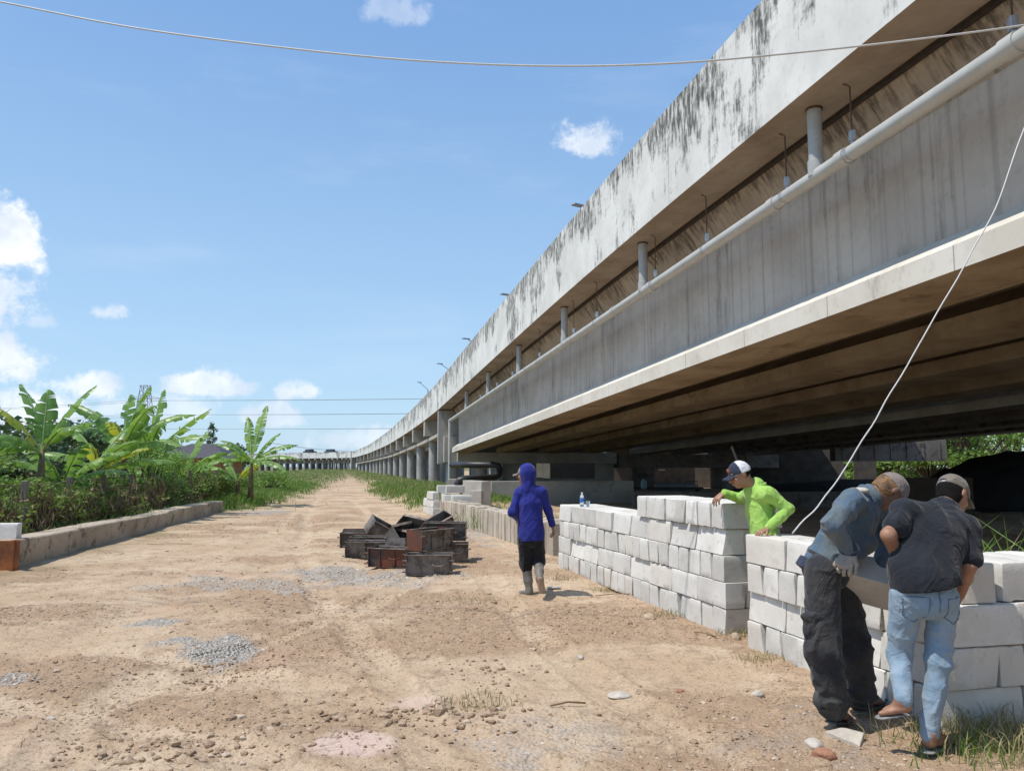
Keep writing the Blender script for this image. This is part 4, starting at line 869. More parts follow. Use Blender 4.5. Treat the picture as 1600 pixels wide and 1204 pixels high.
# pylon with wires
g = P(221, 728, 380); py = root('pylon', 'distant lattice power pylon rising behind the banana plants', 'pylon', (g[0], g[1], 0))
M_PYL = simple('pylon_steel', (.22, .23, .25), .6, .1, 1); mb = MB(); Hp = 41.5; lv = [0, 8, 15, 21, 26, 30, 34, 37.5, Hp]
def hw(z): return 4.2*(1-z/Hp)+1.6
for i in range(len(lv)-1):
    a, b_ = lv[i], lv[i+1]
    for sx, sy in ((1, 1), (1, -1), (-1, -1), (-1, 1)): mb.tube([(g[0]+sx*hw(a), g[1]+sy*hw(a), a), (g[0]+sx*hw(b_), g[1]+sy*hw(b_), b_)], .16, 4)
    for (s1, s2) in (((1, 1), (1, -1)), ((1, -1), (-1, -1)), ((-1, -1), (-1, 1)), ((-1, 1), (1, 1))):
        mb.tube([(g[0]+s1[0]*hw(a), g[1]+s1[1]*hw(a), a), (g[0]+s2[0]*hw(b_), g[1]+s2[1]*hw(b_), b_)], .09, 4); mb.tube([(g[0]+s2[0]*hw(a), g[1]+s2[1]*hw(a), a), (g[0]+s1[0]*hw(b_), g[1]+s1[1]*hw(b_), b_)], .09, 4)
mb.build('mast', M_PYL, py)
for z, L_ in ((35, 8), (28, 8.5), (21, 9), (Hp, 3.0)):
    mb = MB(); 
    for sg in (-1, 1): mb.tube([(g[0], g[1]-1, z+.0), (g[0]+sg*L_, g[1], z), ], .15, 4); mb.tube([(g[0], g[1], z+1.8 if z < 40 else z), (g[0]+sg*L_, g[1], z)], .1, 4)
    mb.build('cross_arm', M_PYL, py)
wi = [(0, 35, 7.5), (0, 28, 8.2), (0, 21, 8.6)]
k = 0
for z, L_ in ((35, 7.8), (28, 8.3), (21, 8.8)):
    for sg in (-1, 1):
        a = np.array([g[0]+sg*L_, g[1], z-1.0]); pts = []
        for b_ in (np.array([520, 300., z+14]), np.array([-560, 400., z-3])):
            mb = MB(); pts = [a+(b_-a)*f+np.array([0, 0, -22*f*(1-f)]) for f in np.linspace(0, 1, 26)]; mb.tube(pts, .07, 4); mb.build('power_line', M_PYL, py)
# second low wire at the right of the banana
mb = MB(); mb.tube([P(425, 692, 130), P(480, 700, 150), P(556, 706, 175)], .035, 4); tag(mb.build('service_wire', M_PYL, loc=tuple(P(480, 700, 150))), 'thin service wire running to the far viaduct', 'wire')
# ---- things on the far deck -------------------------------------------
def car(u, v, Y, col, lab, rz_=-.7):
    q = P(u, v, Y); rt = root('car', lab, 'car', (q[0], q[1], q[2]), 'vehicles on the far viaduct', (0, 0, rz_)); x, y, z = q; mesh_obj.local = True
    m1 = simple('car_paint', col, .3, .05, 1)
    mb = MB(); mb.box((0, 0, .65), (4.4, 1.75, .7), taper=.96); mb.build('body', m1, rt, bevel=.1); mb = MB(); mb.box((-.2, 0, 1.3), (2.6, 1.6, .62), taper=.8); mb.build('cabin', simple('car_glass', (.04, .05, .06), .15, .1), rt, bevel=.06)
    for sx in (-1.35, 1.35):
        for sy in (-.85, .85): mb = MB(); mb.tube([(sx, sy-.1, .32), (sx, sy+.1, .32)], .32, 14); mb.build('wheel', M_BLACKP, rt)
    for ch in rt.children: pass
    mesh_obj.local = False; return rt
# ================================================================ people
def N3(a): a = np.array(a, float); return a/np.linalg.norm(a)
class Field:
    """implicit surface built from joined tapered limbs, turned into one continuous mesh"""
    def __init__(s, pts, pad, res):
        pts = np.array(pts, float); s.lo = pts.min(0)-pad; s.hi = pts.max(0)+pad; s.r = res; s.n = np.ceil((s.hi-s.lo)/res).astype(int)+1
        s.D = np.full(s.n, .5, dtype=np.float32)
    def sub(s, lo, hi):
        a = np.clip(((np.array(lo)-s.lo)/s.r).astype(int)-1, 0, s.n-1); b = np.clip(((np.array(hi)-s.lo)/s.r).astype(int)+2, 1, s.n)
        sl_ = tuple(slice(x, max(y, x+1)) for x, y in zip(a, b)); g = np.meshgrid(*[s.lo[i]+s.r*np.arange(sl_[i].start, sl_[i].stop) for i in range(3)], indexing='ij'); return sl_, g
    def put(s, sl_, d, k, neg=False):
        A = s.D[sl_]
        if neg: d = -d; h = np.clip(.5-.5*(A-d)/k, 0, 1); s.D[sl_] = A*(1-h)+d*h+k*h*(1-h); return
        h = np.clip(.5+.5*(A-d)/k, 0, 1); s.D[sl_] = A*(1-h)+d*h-k*h*(1-h)
    def cone(s, a, b, ra, rb, k=.02, flat=None, neg=False):
        a = np.array(a, float); b = np.array(b, float); m = max(ra, rb)*1.15+k+.015; sl_, (X, Y, Z) = s.sub(np.minimum(a, b)-m, np.maximum(a, b)+m)
        d = b-a; L2 = float(d@d)+1e-9; t = np.clip(((X-a[0])*d[0]+(Y-a[1])*d[1]+(Z-a[2])*d[2])/L2, 0, 1); qx, qy, qz = X-a[0]-t*d[0], Y-a[1]-t*d[1], Z-a[2]-t*d[2]
        q2 = qx*qx+qy*qy+qz*qz
        if flat is not None: n = N3(flat[0]); qn = qx*n[0]+qy*n[1]+qz*n[2]; q2 = q2+qn*qn*(flat[1]**2-1)
        s.put(sl_, (np.sqrt(q2)-(ra+(rb-ra)*t)).astype(np.float32), k, neg); return s
    def chain(s, pts, rs, k=.02, flat=None):
        for i in range(len(pts)-1): s.cone(pts[i], pts[i+1], rs[i], rs[i+1], k, flat)
        return s
    def ell(s, c, ax, rad, k=.02, neg=False):
        c = np.array(c, float); m = max(rad)+k+.015; sl_, (X, Y, Z) = s.sub(c-m, c+m); q = []
        for a_, r_ in zip(ax, rad): q.append(((X-c[0])*a_[0]+(Y-c[1])*a_[1]+(Z-c[2])*a_[2])/r_)
        rr = np.sqrt(q[0]**2+q[1]**2+q[2]**2)+1e-6; g = np.sqrt((q[0]/rad[0])**2+(q[1]/rad[1])**2+(q[2]/rad[2])**2)+1e-6
        s.put(sl_, (rr*(rr-1)/g).astype(np.float32), k, neg); return s
    def cut(s, p, n, k=.004):        # keep the side n points away from
        n = N3(n); g = np.meshgrid(*[s.lo[i]+s.r*np.arange(s.n[i]) for i in range(3)], indexing='ij'); d = ((g[0]-p[0])*n[0]+(g[1]-p[1])*n[1]+(g[2]-p[2])*n[2]).astype(np.float32)
        s.D = np.maximum(s.D, d); return s
    def folds(s, amp, fr, seed, sq=(1, 1, 1), where=None, skew=.5):
        """cloth creases: sharp ridges running across the limb plus broad slack"""
        I = np.argwhere(np.abs(s.D) < .05); p = s.lo+I*s.r; rr = random.Random(seed); a0 = rr.uniform(.3, .8)*skew
        x = p[:, 0]*sq[0]; y = p[:, 1]*sq[1]; z = p[:, 2]*sq[2]; w_ = fbm(x*5, y*5, z*5, 2, seed+9)
        z1 = z+x*a0+w_*.10; z2 = z-x*a0*1.3+y*.3-w_*.12
        r1 = 1-np.clip(np.abs(fbm(x*fr*.8, y*fr*.8, z1*fr*1.05, 2, seed, .4))*5.5, 0, 1); r2 = 1-np.clip(np.abs(fbm(x*fr*1.0+9, y*fr*.9, z2*fr*.7, 2, seed+4, .4))*5.5, 0, 1)
        m = np.clip(fbm(x*4, y*4, z*4, 2, seed+20)*3+.55, 0, 1); b_ = fbm(x*fr*.5, y*fr*.5, z*fr*.5, 2, seed+30)
        amp = amp if where is None else amp*where(p)
        s.D[tuple(I.T)] += (-amp*1.15*(.85*r1**1.5*m+.7*r2**1.5*(1-m)+1.1*b_-.25)).astype(np.float32); return s
    def mesh(s, name, mat, parent=None, loc=None):
        D = s.D; S = D < 0; nx_, ny_, nz_ = D.shape
        c = np.zeros((nx_-1, ny_-1, nz_-1), np.int8)
        for i in (0, 1):
            for j in (0, 1):
                for k in (0, 1): c += S[i:nx_-1+i, j:ny_-1+j, k:nz_-1+k]
        act = (c > 0) & (c < 8); I = np.argwhere(act); idx = -np.ones(act.shape, np.int32); idx[tuple(I.T)] = np.arange(len(I))
        acc = np.zeros((len(I), 3)); cnt = np.zeros(len(I))
        cor = [(i, j, k) for i in (0, 1) for j in (0, 1) for k in (0, 1)]
        for a in range(8):
            for b in range(a+1, 8):
                u, v = np.array(cor[a]), np.array(cor[b])
                if np.abs(u-v).sum() != 1: continue
                da = D[tuple((I+u).T)]; db = D[tuple((I+v).T)]; m = (da < 0) != (db < 0); t = da/(da-db+1e-12)
                acc[m] += (u+(v-u)*t[:, None])[m]; cnt[m] += 1
        V = s.lo+s.r*(I+acc/np.maximum(cnt, 1)[:, None]); Fs = []
        for ax in range(3):
            o = [(0, 0, 0)]*4; e1, e2 = [(1, 2), (2, 0), (0, 1)][ax]
            sh = [slice(1, -1)]*3; A = [slice(1, n-1) for n in D.shape]; A[ax] = slice(0, D.shape[ax]-1); B = list(A); B[ax] = slice(1, D.shape[ax])
            a, b = S[tuple(A)], S[tuple(B)]; ch = np.argwhere(a != b); ins = a[tuple(ch.T)]; base = ch.copy()
            for q in range(3):
                if q != ax: base[:, q] += 1
            def cell(d1_, d2_): z = base.copy(); z[:, e1] -= d1_; z[:, e2] -= d2_; return idx[tuple(z.T)]
            quad = np.stack([cell(1, 1), cell(0, 1), cell(0, 0), cell(1, 0)], -1); quad[~ins] = quad[~ins][:, ::-1]; Fs.append(quad)
        Fq = np.concatenate(Fs); Fq = Fq[(Fq >= 0).all(1)]
        return mesh_obj(name, V, Fq, mat, parent, smooth=True, loc=loc)
def frame(d, ref):
    d = N3(d); s_ = N3(np.cross(d, ref)); n = np.cross(s_, d); return d, s_, n
def hand(f, w, d, n, side, curl=.5, sz=1.0, thumb_out=.6, spread=.12, fat=1.0):
    """w wrist, d towards the fingers, n back of the hand, side = +1/-1 thumb side"""
    d = N3(d); n = N3(np.array(n)-d*np.dot(n, d)); s_ = np.cross(d, n)*side; w = np.array(w, float)
    kn = w+d*.088*sz; f.cone(w, w+d*.045*sz+s_*0, .024*sz*fat, .032*sz*fat, .012, (n, 1.75)); f.cone(w+d*.04*sz, kn-d*.012, .033*sz*fat, .036*sz*fat, .012, (n, 2.3))
    for i, (o, l_) in enumerate(((.030, .88), (.010, 1.0), (-.011, .93), (-.031, .74))):
        p = kn+s_*o*sz*fat-d*(.004 if i in (1, 2) else .012); dd = N3(d+s_*o/.03*spread); a = 0; r0 = .0092*sz*fat
        for q, (seg, r1) in enumerate(((.042, .0088), (.026, .0080), (.021, .0068))):
            a += curl*(.75, 1.1, .8)[q]*(1+.12*i); e = p+(dd*math.cos(a)-n*math.sin(a))*seg*l_*sz; f.cone(p, e, r0, r1*sz*fat, .003); p, r0 = e, r1*sz*fat
    p = w+d*.022*sz+s_*.022*sz; t1_ = N3(d*.75+s_*thumb_out-n*.35); e = p+t1_*.042*sz; f.cone(p, e, .0145*sz*fat, .0115*sz*fat, .008); t2_ = N3(d*.95+s_*thumb_out*.4-n*(.4+curl*.4)); e2 = e+t2_*.03*sz; f.cone(e, e2, .0112*sz*fat, .0100*sz*fat, .004); f.cone(e2, e2+N3(t2_-n*.2)*.022*sz, .0100*sz*fat, .0080*sz*fat, .003)
def head(f, c, fc, up, neck, nr=.058):
    fc = N3(fc); up = N3(np.array(up)-fc*np.dot(up, fc)); s_ = np.cross(fc, up); ax = (s_, fc, up); c = np.array(c, float)
    f.ell(c+up*.022-fc*.008, ax, (.074, .094, .090), .02); f.ell(c-up*.045+fc*.022, ax, (.058, .068, .068), .03); f.ell(c-up*.088+fc*.045, ax, (.032, .034, .024), .025)
    f.cone(c+fc*.086+up*.006, c+fc*.112-up*.030, .0085, .0135, .012); f.ell(c+fc*.104-up*.033, ax, (.019, .012, .009), .008)
    f.ell(c+fc*.084+up*.030, ax, (.052, .014, .012), .012)
    for sg in (-1, 1):
        f.ell(c+fc*.076+s_*sg*.032+up*.008, ax, (.014, .013, .012), .006, neg=False); f.ell(c+fc*.062-up*.028+s_*sg*.040, ax, (.020, .024, .020), .015)
        f.ell(c+s_*sg*.078-fc*.008-up*.004, (s_, fc, up), (.010, .019, .031), .006)
    f.ell(c+fc*.093-up*.058, ax, (.024, .011, .0065), .006); f.ell(c+fc*.091-up*.070, ax, (.020, .011, .0065), .006)
    f.cone(c-up*.05-fc*.02, neck, nr, nr*1.05, .03); return ax
def foot(f, an, toe, heel=None, sz=1.0):
    an = np.array(an, float); toe = np.array(toe, float); d = N3(toe-an); dh = N3([d[0], d[1], 0]); sd = np.cross(dh, (0, 0, 1)); hl = an-dh*.03-np.array([0, 0, .055]) if heel is None else np.array(heel)
    ax_ = N3(toe-hl); up_ = N3(np.cross(np.cross(ax_, (0, 0, 1)), ax_)); f.cone(an, hl+ax_*.02+up_*.012, .036, .032, .02); f.cone(an-up_*.01, toe-ax_*.07+up_*.012, .034, .026, .03, (up_, 1.0)); f.cone(hl+ax_*.03+up_*.008, toe-ax_*.05+up_*.006, .030, .043, .02, (up_, 1.9))
    for i, (o, l_, r_) in enumerate(((-.026, .012, .0125), (-.006, .014, .0095), (.009, .008, .0088), (.023, 0, .0082), (.035, -.010, .0078))):
        p = toe-ax_*.055+sd*o+up_*.002; f.cone(p, toe+ax_*(l_-.012)+sd*o*1.05, r_*1.05, r_, .006)
M_SKIN = simple('tanned_skin', (.36, .19, .115), .55, .14, 12, bmp=.08, col2=(.29, .15, .09)); M_SKIND = simple('dark_tanned_skin', (.27, .135, .085), .55, .14, 12, bmp=.08, col2=(.21, .105, .065))
M_HAIR = simple('black_hair', (.014, .011, .010), .85, .3, 60, bmp=.9, spec=.15); M_EYE = simple('eye_white', (.6, .57, .52), .3, .05, 5); M_IRIS = simple('dark_iris', (.02, .012, .01), .2, .1, 5)
def cloth(name, col, var=.2, scale=9, rough=.9, col2=None, weave=260, bmp=.25):
    m, t, b = base_mat(name); tco = t.new('ShaderNodeTexCoord').outputs['Object']; n1 = t.noise(tco, scale, 6, .65); n2 = t.noise(tco, 45, 4, .6)
    c = t.mix(t.ramp(n1, .35, .68), col2 or tuple(k*(1-var) for k in col), col); c = t.mix(t.math('MULTIPLY', t.ramp(n2, .55, .8), .2), c, tuple(k*.6 for k in col))
    t.link(c, b.inputs['Base Color']); b.inputs['Roughness'].default_value = rough; b.inputs['Sheen Weight'].default_value = .15; b.inputs['Specular IOR Level'].default_value = .2
    wv = t.noise(t.scale(tco, (1, 1, .35)), 28, 5, .65); rd = t.math('SUBTRACT', 1.0, t.math('MULTIPLY', t.math('ABSOLUTE', t.math('SUBTRACT', t.noise(t.scale(tco, (1, 1, .8)), 4.6, 3, .5, 1.4), .5)), 7.0), clamp=True)
    rd2 = t.math('SUBTRACT', 1.0, t.math('MULTIPLY', t.math('ABSOLUTE', t.math('SUBTRACT', t.noise(t.scale(tco, (.8, .8, 1.5)), 11, 3, .5, 1.2), .5)), 7.0), clamp=True)
    bump(t, b, t.math('ADD', t.math('ADD', t.math('MULTIPLY', rd, 1.2), t.math('MULTIPLY', rd2, .22)), t.math('ADD', t.math('MULTIPLY', wv, .35), t.math('MULTIPLY', t.noise(tco, weave, 2, .5), .1))), bmp*1.5, .016); return m
C_BLUE = cloth('royal_blue_jersey', (.024, .032, .235), .3, 5); C_BLACK = cloth('black_cotton', (.018, .018, .02), .3, 6); C_LIME = cloth('lime_jersey', (.37, .61, .13), .15, 5); C_TSH = cloth('charcoal_tshirt', (.018, .021, .028), .25, 5)
C_DENIM = cloth('worn_denim', (.075, .125, .185), .4, 7, col2=(.135, .155, .15)); C_JEANS = cloth('pale_blue_jeans', (.19, .285, .385), .35, 6, col2=(.27, .34, .40)); C_CARGO = cloth('faded_black_cargo', (.026, .028, .034), .3, 5, col2=(.055, .053, .050))
C_CAPG = cloth('taupe_cap', (.24, .20, .18), .2, 10); C_CAPB = cloth('grey_brown_cap', (.20, .17, .14), .25, 10); C_NAVY = cloth('navy_cap', (.035, .045, .075), .2, 12); C_WHITE = cloth('white_mesh', (.72, .72, .74), .08, 30); C_GLOVE = cloth('dusty_work_glove', (.40, .34, .28), .25, 16); C_RED = cloth('red_cloth', (.42, .03, .03), .2, 10); C_ORSC = cloth('orange_neck_scarf', (.45, .14, .06), .35, 30)
M_BOOT = simple('dusty_rubber_boot', (.10, .095, .088), .6, .3, 8, col2=(.20, .175, .145)); M_SOLE = simple('tan_rubber_sole', (.42, .29, .19), .8, .25, 12); M_SANDAL = simple('worn_grey_sandal', (.115, .11, .105), .75, .3, 14); M_SANDG = simple('grey_foam_sandal', (.26, .25, .24), .8, .25, 14)
def eyes(parent, c, ax, mat2=None):
    s_, fc, up = ax
    for sg in (-1, 1):
        o = np.array(c)+fc*.082+s_*sg*.032+up*.008; mb = MB()
        f = Field([o], .022, .0022); f.ell(o, ax, (.0125, .0085, .0055), .001); e = f.mesh('eye', M_IRIS, parent)
def cap(parent, c, ax, mat, matb, brimlen=.085, back=None, tilt=0.0, r=(.086, .106, .104), capdn=.012):
    s_, fc, up = ax; c = np.array(c); f = Field([c], .17, .005); f.ell(c+up*.022-fc*.008, ax, r, .005); f.cut(c+up*capdn, -up); f.folds(.003, 26, 5)
    crown = f.mesh('cap', mat, parent)
    f = Field([c+fc*.12], .14, .0045); bc = c+fc*(.070+brimlen*.5)+up*(capdn+.012)
    for q in np.linspace(-1, 1, 7): p0 = bc-fc*.03+s_*q*.060-up*(q*q)*.022; p1 = bc+fc*(brimlen*.5*(1-.45*q*q))+s_*q*.052-up*((q*q)*.022+.012); f.cone(p0, p1, .006, .0045, .008)
    for q in np.linspace(-1, 1, 7):
        q2 = q; p0 = bc-fc*.03+s_*q*.060-up*(q*q)*.022; f.cone(p0, p0+s_*.014, .005, .005, .006) if q < .9 else None
    for t_ in np.linspace(0, 1, 6):
        P_ = []
        for q in np.linspace(-1, 1, 9): p0 = bc-fc*.03+s_*q*.060-up*(q*q)*.022; p1 = bc+fc*(brimlen*.5*(1-.45*q*q))+s_*q*.052-up*((q*q)*.022+.012); P_.append(p0+(p1-p0)*t_)
        f.chain(P_, [.0048]*9, .004)
    f.mesh('cap_brim', matb, crown); return crown
def person(label, J, foots, face, up, skin, group=None, hands=(), bw=1.0, res=.0055):
    """J: joints in world space; returns root and head axes"""
    base = J['pel'].copy(); base[2] = 0
    pts = [v for v in J.values()]+[h[0]+N3(h[1])*.2 for h in hands]; rt = root('person', label, 'person', tuple(base), group)
    f = Field(pts, .16, res); sh = N3(J['shR']-J['shL']); spine = N3(J['neck']-J['pel']); fwd = N3(np.cross(spine, sh)); 
    if 'flip' in J: pass
    ax = head(f, J['head'], face, up, J['neck'], .055)
    ch = (J['shL']+J['shR'])/2*.55+J['pel']*.0+.45*(J['neck']*.55+J['pel']*.45); mid = J['neck']*.38+J['pel']*.62
    f.cone(J['shL'], J['shR'], .048, .048, .03); f.cone(ch, mid, .125*bw, .112*bw, .05, (fwd, 1.25)); f.cone(mid, J['pel'], .112*bw, .125*bw, .05, (fwd, 1.2)); f.cone(J['neck'], ch, .06, .11*bw, .04, (fwd, 1.3))
    for s_ in 'LR':
        f.cone(J['hip'+s_]+(J['pel']-J['hip'+s_])*.1, J['kn'+s_], .068, .046, .03); f.cone(J['kn'+s_], J['an'+s_]*.6+J['kn'+s_]*.4, .045, .041, .02); f.cone(J['an'+s_]*.6+J['kn'+s_]*.4, J['an'+s_], .041, .034, .02)
        f.cone(J['sh'+s_], J['el'+s_], .048, .040, .03); f.cone(J['el'+s_], J['wr'+s_]*.4+J['el'+s_]*.6, .040, .036, .02); f.cone(J['wr'+s_]*.4+J['el'+s_]*.6, J['wr'+s_], .036, .0255, .02)
    for (w, d, n, sd, kw) in hands: hand(f, w, d, n, sd, **kw)
    for (an, toe) in foots: foot(f, an, toe)
    f.mesh('body', skin, rt); eyes(rt, J['head'], ax); return rt, ax, fwd
def trousers(rt, J, mat, rs, end=1.0, folds=.012, name='trousers', waist=.13, seed=3, fwd=None, res=.0065, fr=9, up=.07, flat=1.2, bag=0):
    pts = [J[k] for k in ('pel', 'hipL', 'hipR', 'knL', 'knR', 'anL', 'anR')]; f = Field(pts, .2, res); top = J['pel']+N3(J['neck']-J['pel'])*up
    f.cone(top, J['pel']-np.array([0, 0, .04]), waist, waist*1.05, .04, (fwd, flat))
    for s_ in 'LR':
        a, k, n = J['hip'+s_], J['kn'+s_], J['an'+s_]; e = n if end == 1 else (k+(n-k)*(end-.5)*2 if end > .5 else a+(k-a)*end*2)
        f.cone(a, k, rs[0], rs[1], .022)
        if end > .5: f.cone(k, e, rs[1], rs[2], .03)
        if bag: f.ell(e+np.array([0, 0, .03]), np.eye(3), (rs[2]*1.15, rs[2]*1.15, .045), .03)
    n_ = N3(J['neck']-J['pel']); zk = (J['knL'][2]+J['knR'][2])/2; f.folds(folds, fr, seed, (1, 1, 1.1), where=lambda p: np.clip(.45+.75*np.exp(-((p[:, 2]-zk)/.14)**2)+1.1*np.clip((zk-p[:, 2]-.12)/.2, 0, 1), 0, 1.5)); f.cut(J['pel']+n_*up, n_)
    for s_ in 'LR':
        if end <= 1: pass
    return f, pts
def mat_cut(f, e, d): pass

# ---------------------------------------------------------------- man in blue walking away
Yb = G(828, 930)[1]; z0 = float(gh(G(828, 930)[0], Yb))
J = dict(head=P(821, 741, Yb+.02), neck=P(825, 760, Yb), shL=P(811, 771, Yb+.02), shR=P(846, 768, Yb-.02), elL=P(801, 800, Yb-.02), wrL=P(812, 812, Yb+.24), elR=P(857, 797, Yb+.03), wrR=P(863, 821, Yb+.06),
         pel=P(829, 833, Yb), hipL=P(819, 842, Yb+.0), hipR=P(840, 841, Yb), knL=P(822, 880, Yb+.05), anL=P(827, 921, Yb+.0), knR=P(842, 874, Yb+.07), anR=P(843, 903, Yb-.22))
rt, ax, fw = person('man in a royal blue hooded top, black shorts and rubber boots walking away', J, [(J['anL'], P(815, 929, Yb+.14)), (J['anR'], P(846, 917, Yb-.28))], (-.85, .45, -.08), (-.05, .05, 1), M_SKIN,
                    hands=[(J['wrR'], P(865, 829, Yb+.06)-J['wrR'], (1, .2, .1), 1, dict(curl=.55)), (J['wrL'], (-.2, .9, .2), (-.6, 0, .8), -1, dict(curl=.7))], res=.006)
pts = [J[k] for k in ('head', 'neck', 'shL', 'shR', 'elL', 'wrL', 'elR', 'wrR', 'pel')]
f = Field(pts, .2, .006); ch = (J['shL']+J['shR'])/2-np.array([0, 0, .13]); hem = P(830, 842, Yb)
f.cone(J['shL']+(.01, 0, -.01), J['shR']+(-.01, 0, -.01), .066, .066, .04); f.cone(ch, hem+(0, 0, .05), .150, .158, .05, (fw, 1.32)); f.cone(hem+(0, 0, .05), hem-(0, 0, .06), .158, .162, .04, (fw, 1.32)); f.cone(J['neck'], ch, .072, .145, .04, (fw, 1.3))
for s_ in 'LR': f.cone(J['sh'+s_], J['el'+s_], .066, .052, .014); f.cone(J['el'+s_], J['el'+s_]*.1+J['wr'+s_]*.9, .057, .042, .02)
[f.cone(J['neck']+(0, 0, -.02), J['sh'+q_], .07, .062, .05) for q_ in 'LR']; f.folds(.014, 7, 11, (1.6, 1.2, .55)); f.cut(hem-(0, 0, .015), (.05, 0, -1))
f.mesh('hooded_top', C_BLUE, rt)
s_, fc, up_ = ax; c = J['head']; f = Field([c, J['neck']], .17, .0055); f.ell(c+up_*.025-fc*.03, ax, (.099, .112, .118), .02); f.cone(c-up_*.03-fc*.035, J['neck']+(0, 0, -.035), .092, .092, .04); f.folds(.008, 12, 4, (1.2, 1.2, .7)); f.cut(c+fc*.045, fc+up_*(-.15)); f.mesh('hood', C_BLUE, rt)
cap(rt, c, ax, C_CAPG, C_CAPG, .10)
f, _ = trousers(rt, J, C_BLACK, (.086, .080, .07), .60, .012, 'shorts', .135, 5, fw); f.D = f.D; 
f.mesh('shorts', C_BLACK, rt)
mb = MB(); q = P(812, 866, Yb-.03); 
for s_i, (an, kn, toe, nm) in enumerate(((J['anL'], J['knL'], P(814, 929, Yb+.15), 'boot'), (J['anR'], J['knR'], P(846, 917, Yb-.30), 'boot'))):
    f = Field([an, kn, toe], .14, .0055); top_ = kn+(an-kn)*(.26 if s_i == 0 else .05); f.cone(top_, kn*.35+an*.65, .062, .056, .01); f.cone(kn*.35+an*.65, an, .056, .043, .02)
    if s_i == 0:
        f.cone(an, an+(.0, -.01, -.035), .044, .042, .02); f.cone(an+(0, 0, -.03), toe+(0, 0, .02), .042, .036, .02, ((0, 0, 1), 1.15)); f.cut(an+(0, 0, -.075), (0, 0, -1))
    else:
        dn = N3(toe-an); f.cone(an, an+dn*.02, .044, .044, .02); f.cone(an+dn*.02+(0, .03, 0), P(847, 921, Yb-.24)+(0, 0, 0), .046, .04, .02, ((0, 1, 0), 1.1))
    f.cut(top_, N3(top_-an)); b_ = f.mesh(nm, M_BOOT, rt)
    f = Field([an, toe], .14, .005)
    if s_i == 0: f.cone(an+(.0, -.02, -.066), toe+(0, 0, .005), .040, .042, .01, ((0, 0, 1), 3.0)); 
    else: a_ = P(844, 905, Yb-.31); b2 = P(847, 922, Yb-.29); f.cone(a_, b2, .036, .043, .01, ((0, 1, .1), 3.2))
    f.mesh('boot_sole', M_SOLE, b_)
# ---------------------------------------------------------------- man in lime green leaning on the walls
Yg = 7.12
J = dict(head=P(1156, 741, Yg-.02), neck=P(1178, 762, Yg), shL=P(1200, 772, Yg-.16), shR=P(1174, 771, Yg+.18), elL=P(1232, 795, Yg-.20), wrL=P(1199, 826, Yg-.24), elR=P(1157, 778, Yg+.40), wrR=P(1131, 770, 7.46),
         pel=P(1196, 850, Yg), hipL=P(1198, 862, Yg-.09), hipR=P(1193, 862, Yg+.09))
for s_, dy in (('L', -.10), ('R', .10)): J['kn'+s_] = np.array([J['pel'][0]+.04, Yg+dy, .47]); J['an'+s_] = np.array([J['pel'][0]+.14, Yg+dy, .085])
rt, ax, fw = person('man in a lime green shirt and navy and white cap leaning on the block walls', J, [(J['an'+s_], J['an'+s_]+(-.17, 0, -.065)) for s_ in 'LR'], (-.93, -.12, -.34), (-.32, 0, .94), M_SKIN,
                    hands=[(J['wrR'], P(1113, 784, 7.42)-J['wrR'], (-.35, -.35, .85), 1, dict(curl=.42)), (J['wrL'], P(1180, 834, Yg-.30)-J['wrL'], (-.5, -.3, .8), -1, dict(curl=.45))], res=.0055)
pts = [J[k] for k in ('neck', 'shL', 'shR', 'elL', 'wrL', 'elR', 'wrR', 'pel')]
f = Field(pts, .2, .0055); ch = (J['shL']+J['shR'])/2-np.array([-.0, 0, .12])
f.cone(J['shL']+(-.01, .02, -.01), J['shR']+(0, -.02, -.01), .064, .062, .04); f.cone(ch, J['pel'], .150, .150, .05, (fw, 1.22)); f.cone(J['neck']+(.01, 0, -.03), ch, .075, .14, .04, (fw, 1.2))
f.cone(J['pel'], J['pel']-(0, 0, .12), .15, .155, .03, (fw, 1.2)); f.cone(J['neck']+(.01, 0, .0), J['neck']+(.03, 0, .035), .07, .066, .02)
for s_ in 'LR': f.cone(J['sh'+s_], J['el'+s_], .062, .054, .014); f.cone(J['el'+s_], J['el'+s_]*.08+J['wr'+s_]*.92, .054, .036, .012)
[f.cone(J['neck']+(0, 0, -.03), J['sh'+q_], .062, .070, .05) for q_ in 'LR']; f.folds(.014, 8, 21, (1.2, 1, 1)); f.cut(J['pel']-(0, 0, .16), (0, 0, -1)); shirt = f.mesh('shirt', C_LIME, rt)
# collar, pocket outline and buttons band
f = Field([J['neck']], .14, .005); n0 = J['neck']
for k in range(14):
    a = k/13*math.pi*1.7-math.pi*.85; p = n0+np.array([.035+.068*math.cos(a)*1.0, .066*math.sin(a), .03-.045*math.cos(a)*-.3]); p2 = n0+np.array([.035+.075*math.cos(a+.13), .072*math.sin(a+.13), .03-.045*math.cos(a+.13)*-.3]); f.cone(p, p2+(0, 0, -.03), .011, .013, .01)
f.mesh('collar', C_LIME, shirt)
f = Field([n0], .14, .005); 
for k in range(14):
    a = k/13*6.283; b_ = a+.45; f.cone(n0+(.0+.060*math.cos(a), .060*math.sin(a), .010-.035*math.cos(a+math.pi)), n0+(.0+.060*math.cos(b_), .060*math.sin(b_), .010-.035*math.cos(b_+math.pi)), .019, .019, .01)
f.folds(.006, 30, 3); f.mesh('neck_scarf', C_ORSC, rt)
c0 = cap(rt, J['head'], ax, C_WHITE, C_NAVY, .095)
s_, fc, up_ = ax; c = J['head']; f = Field([c], .17, .005); f.ell(c+up_*.022-fc*.008, ax, (.0885, .1085, .1065), .005); f.cut(c+up_*.014, -up_); f.cut(c+fc*.012, -fc); f.mesh('front_panel', C_NAVY, c0)
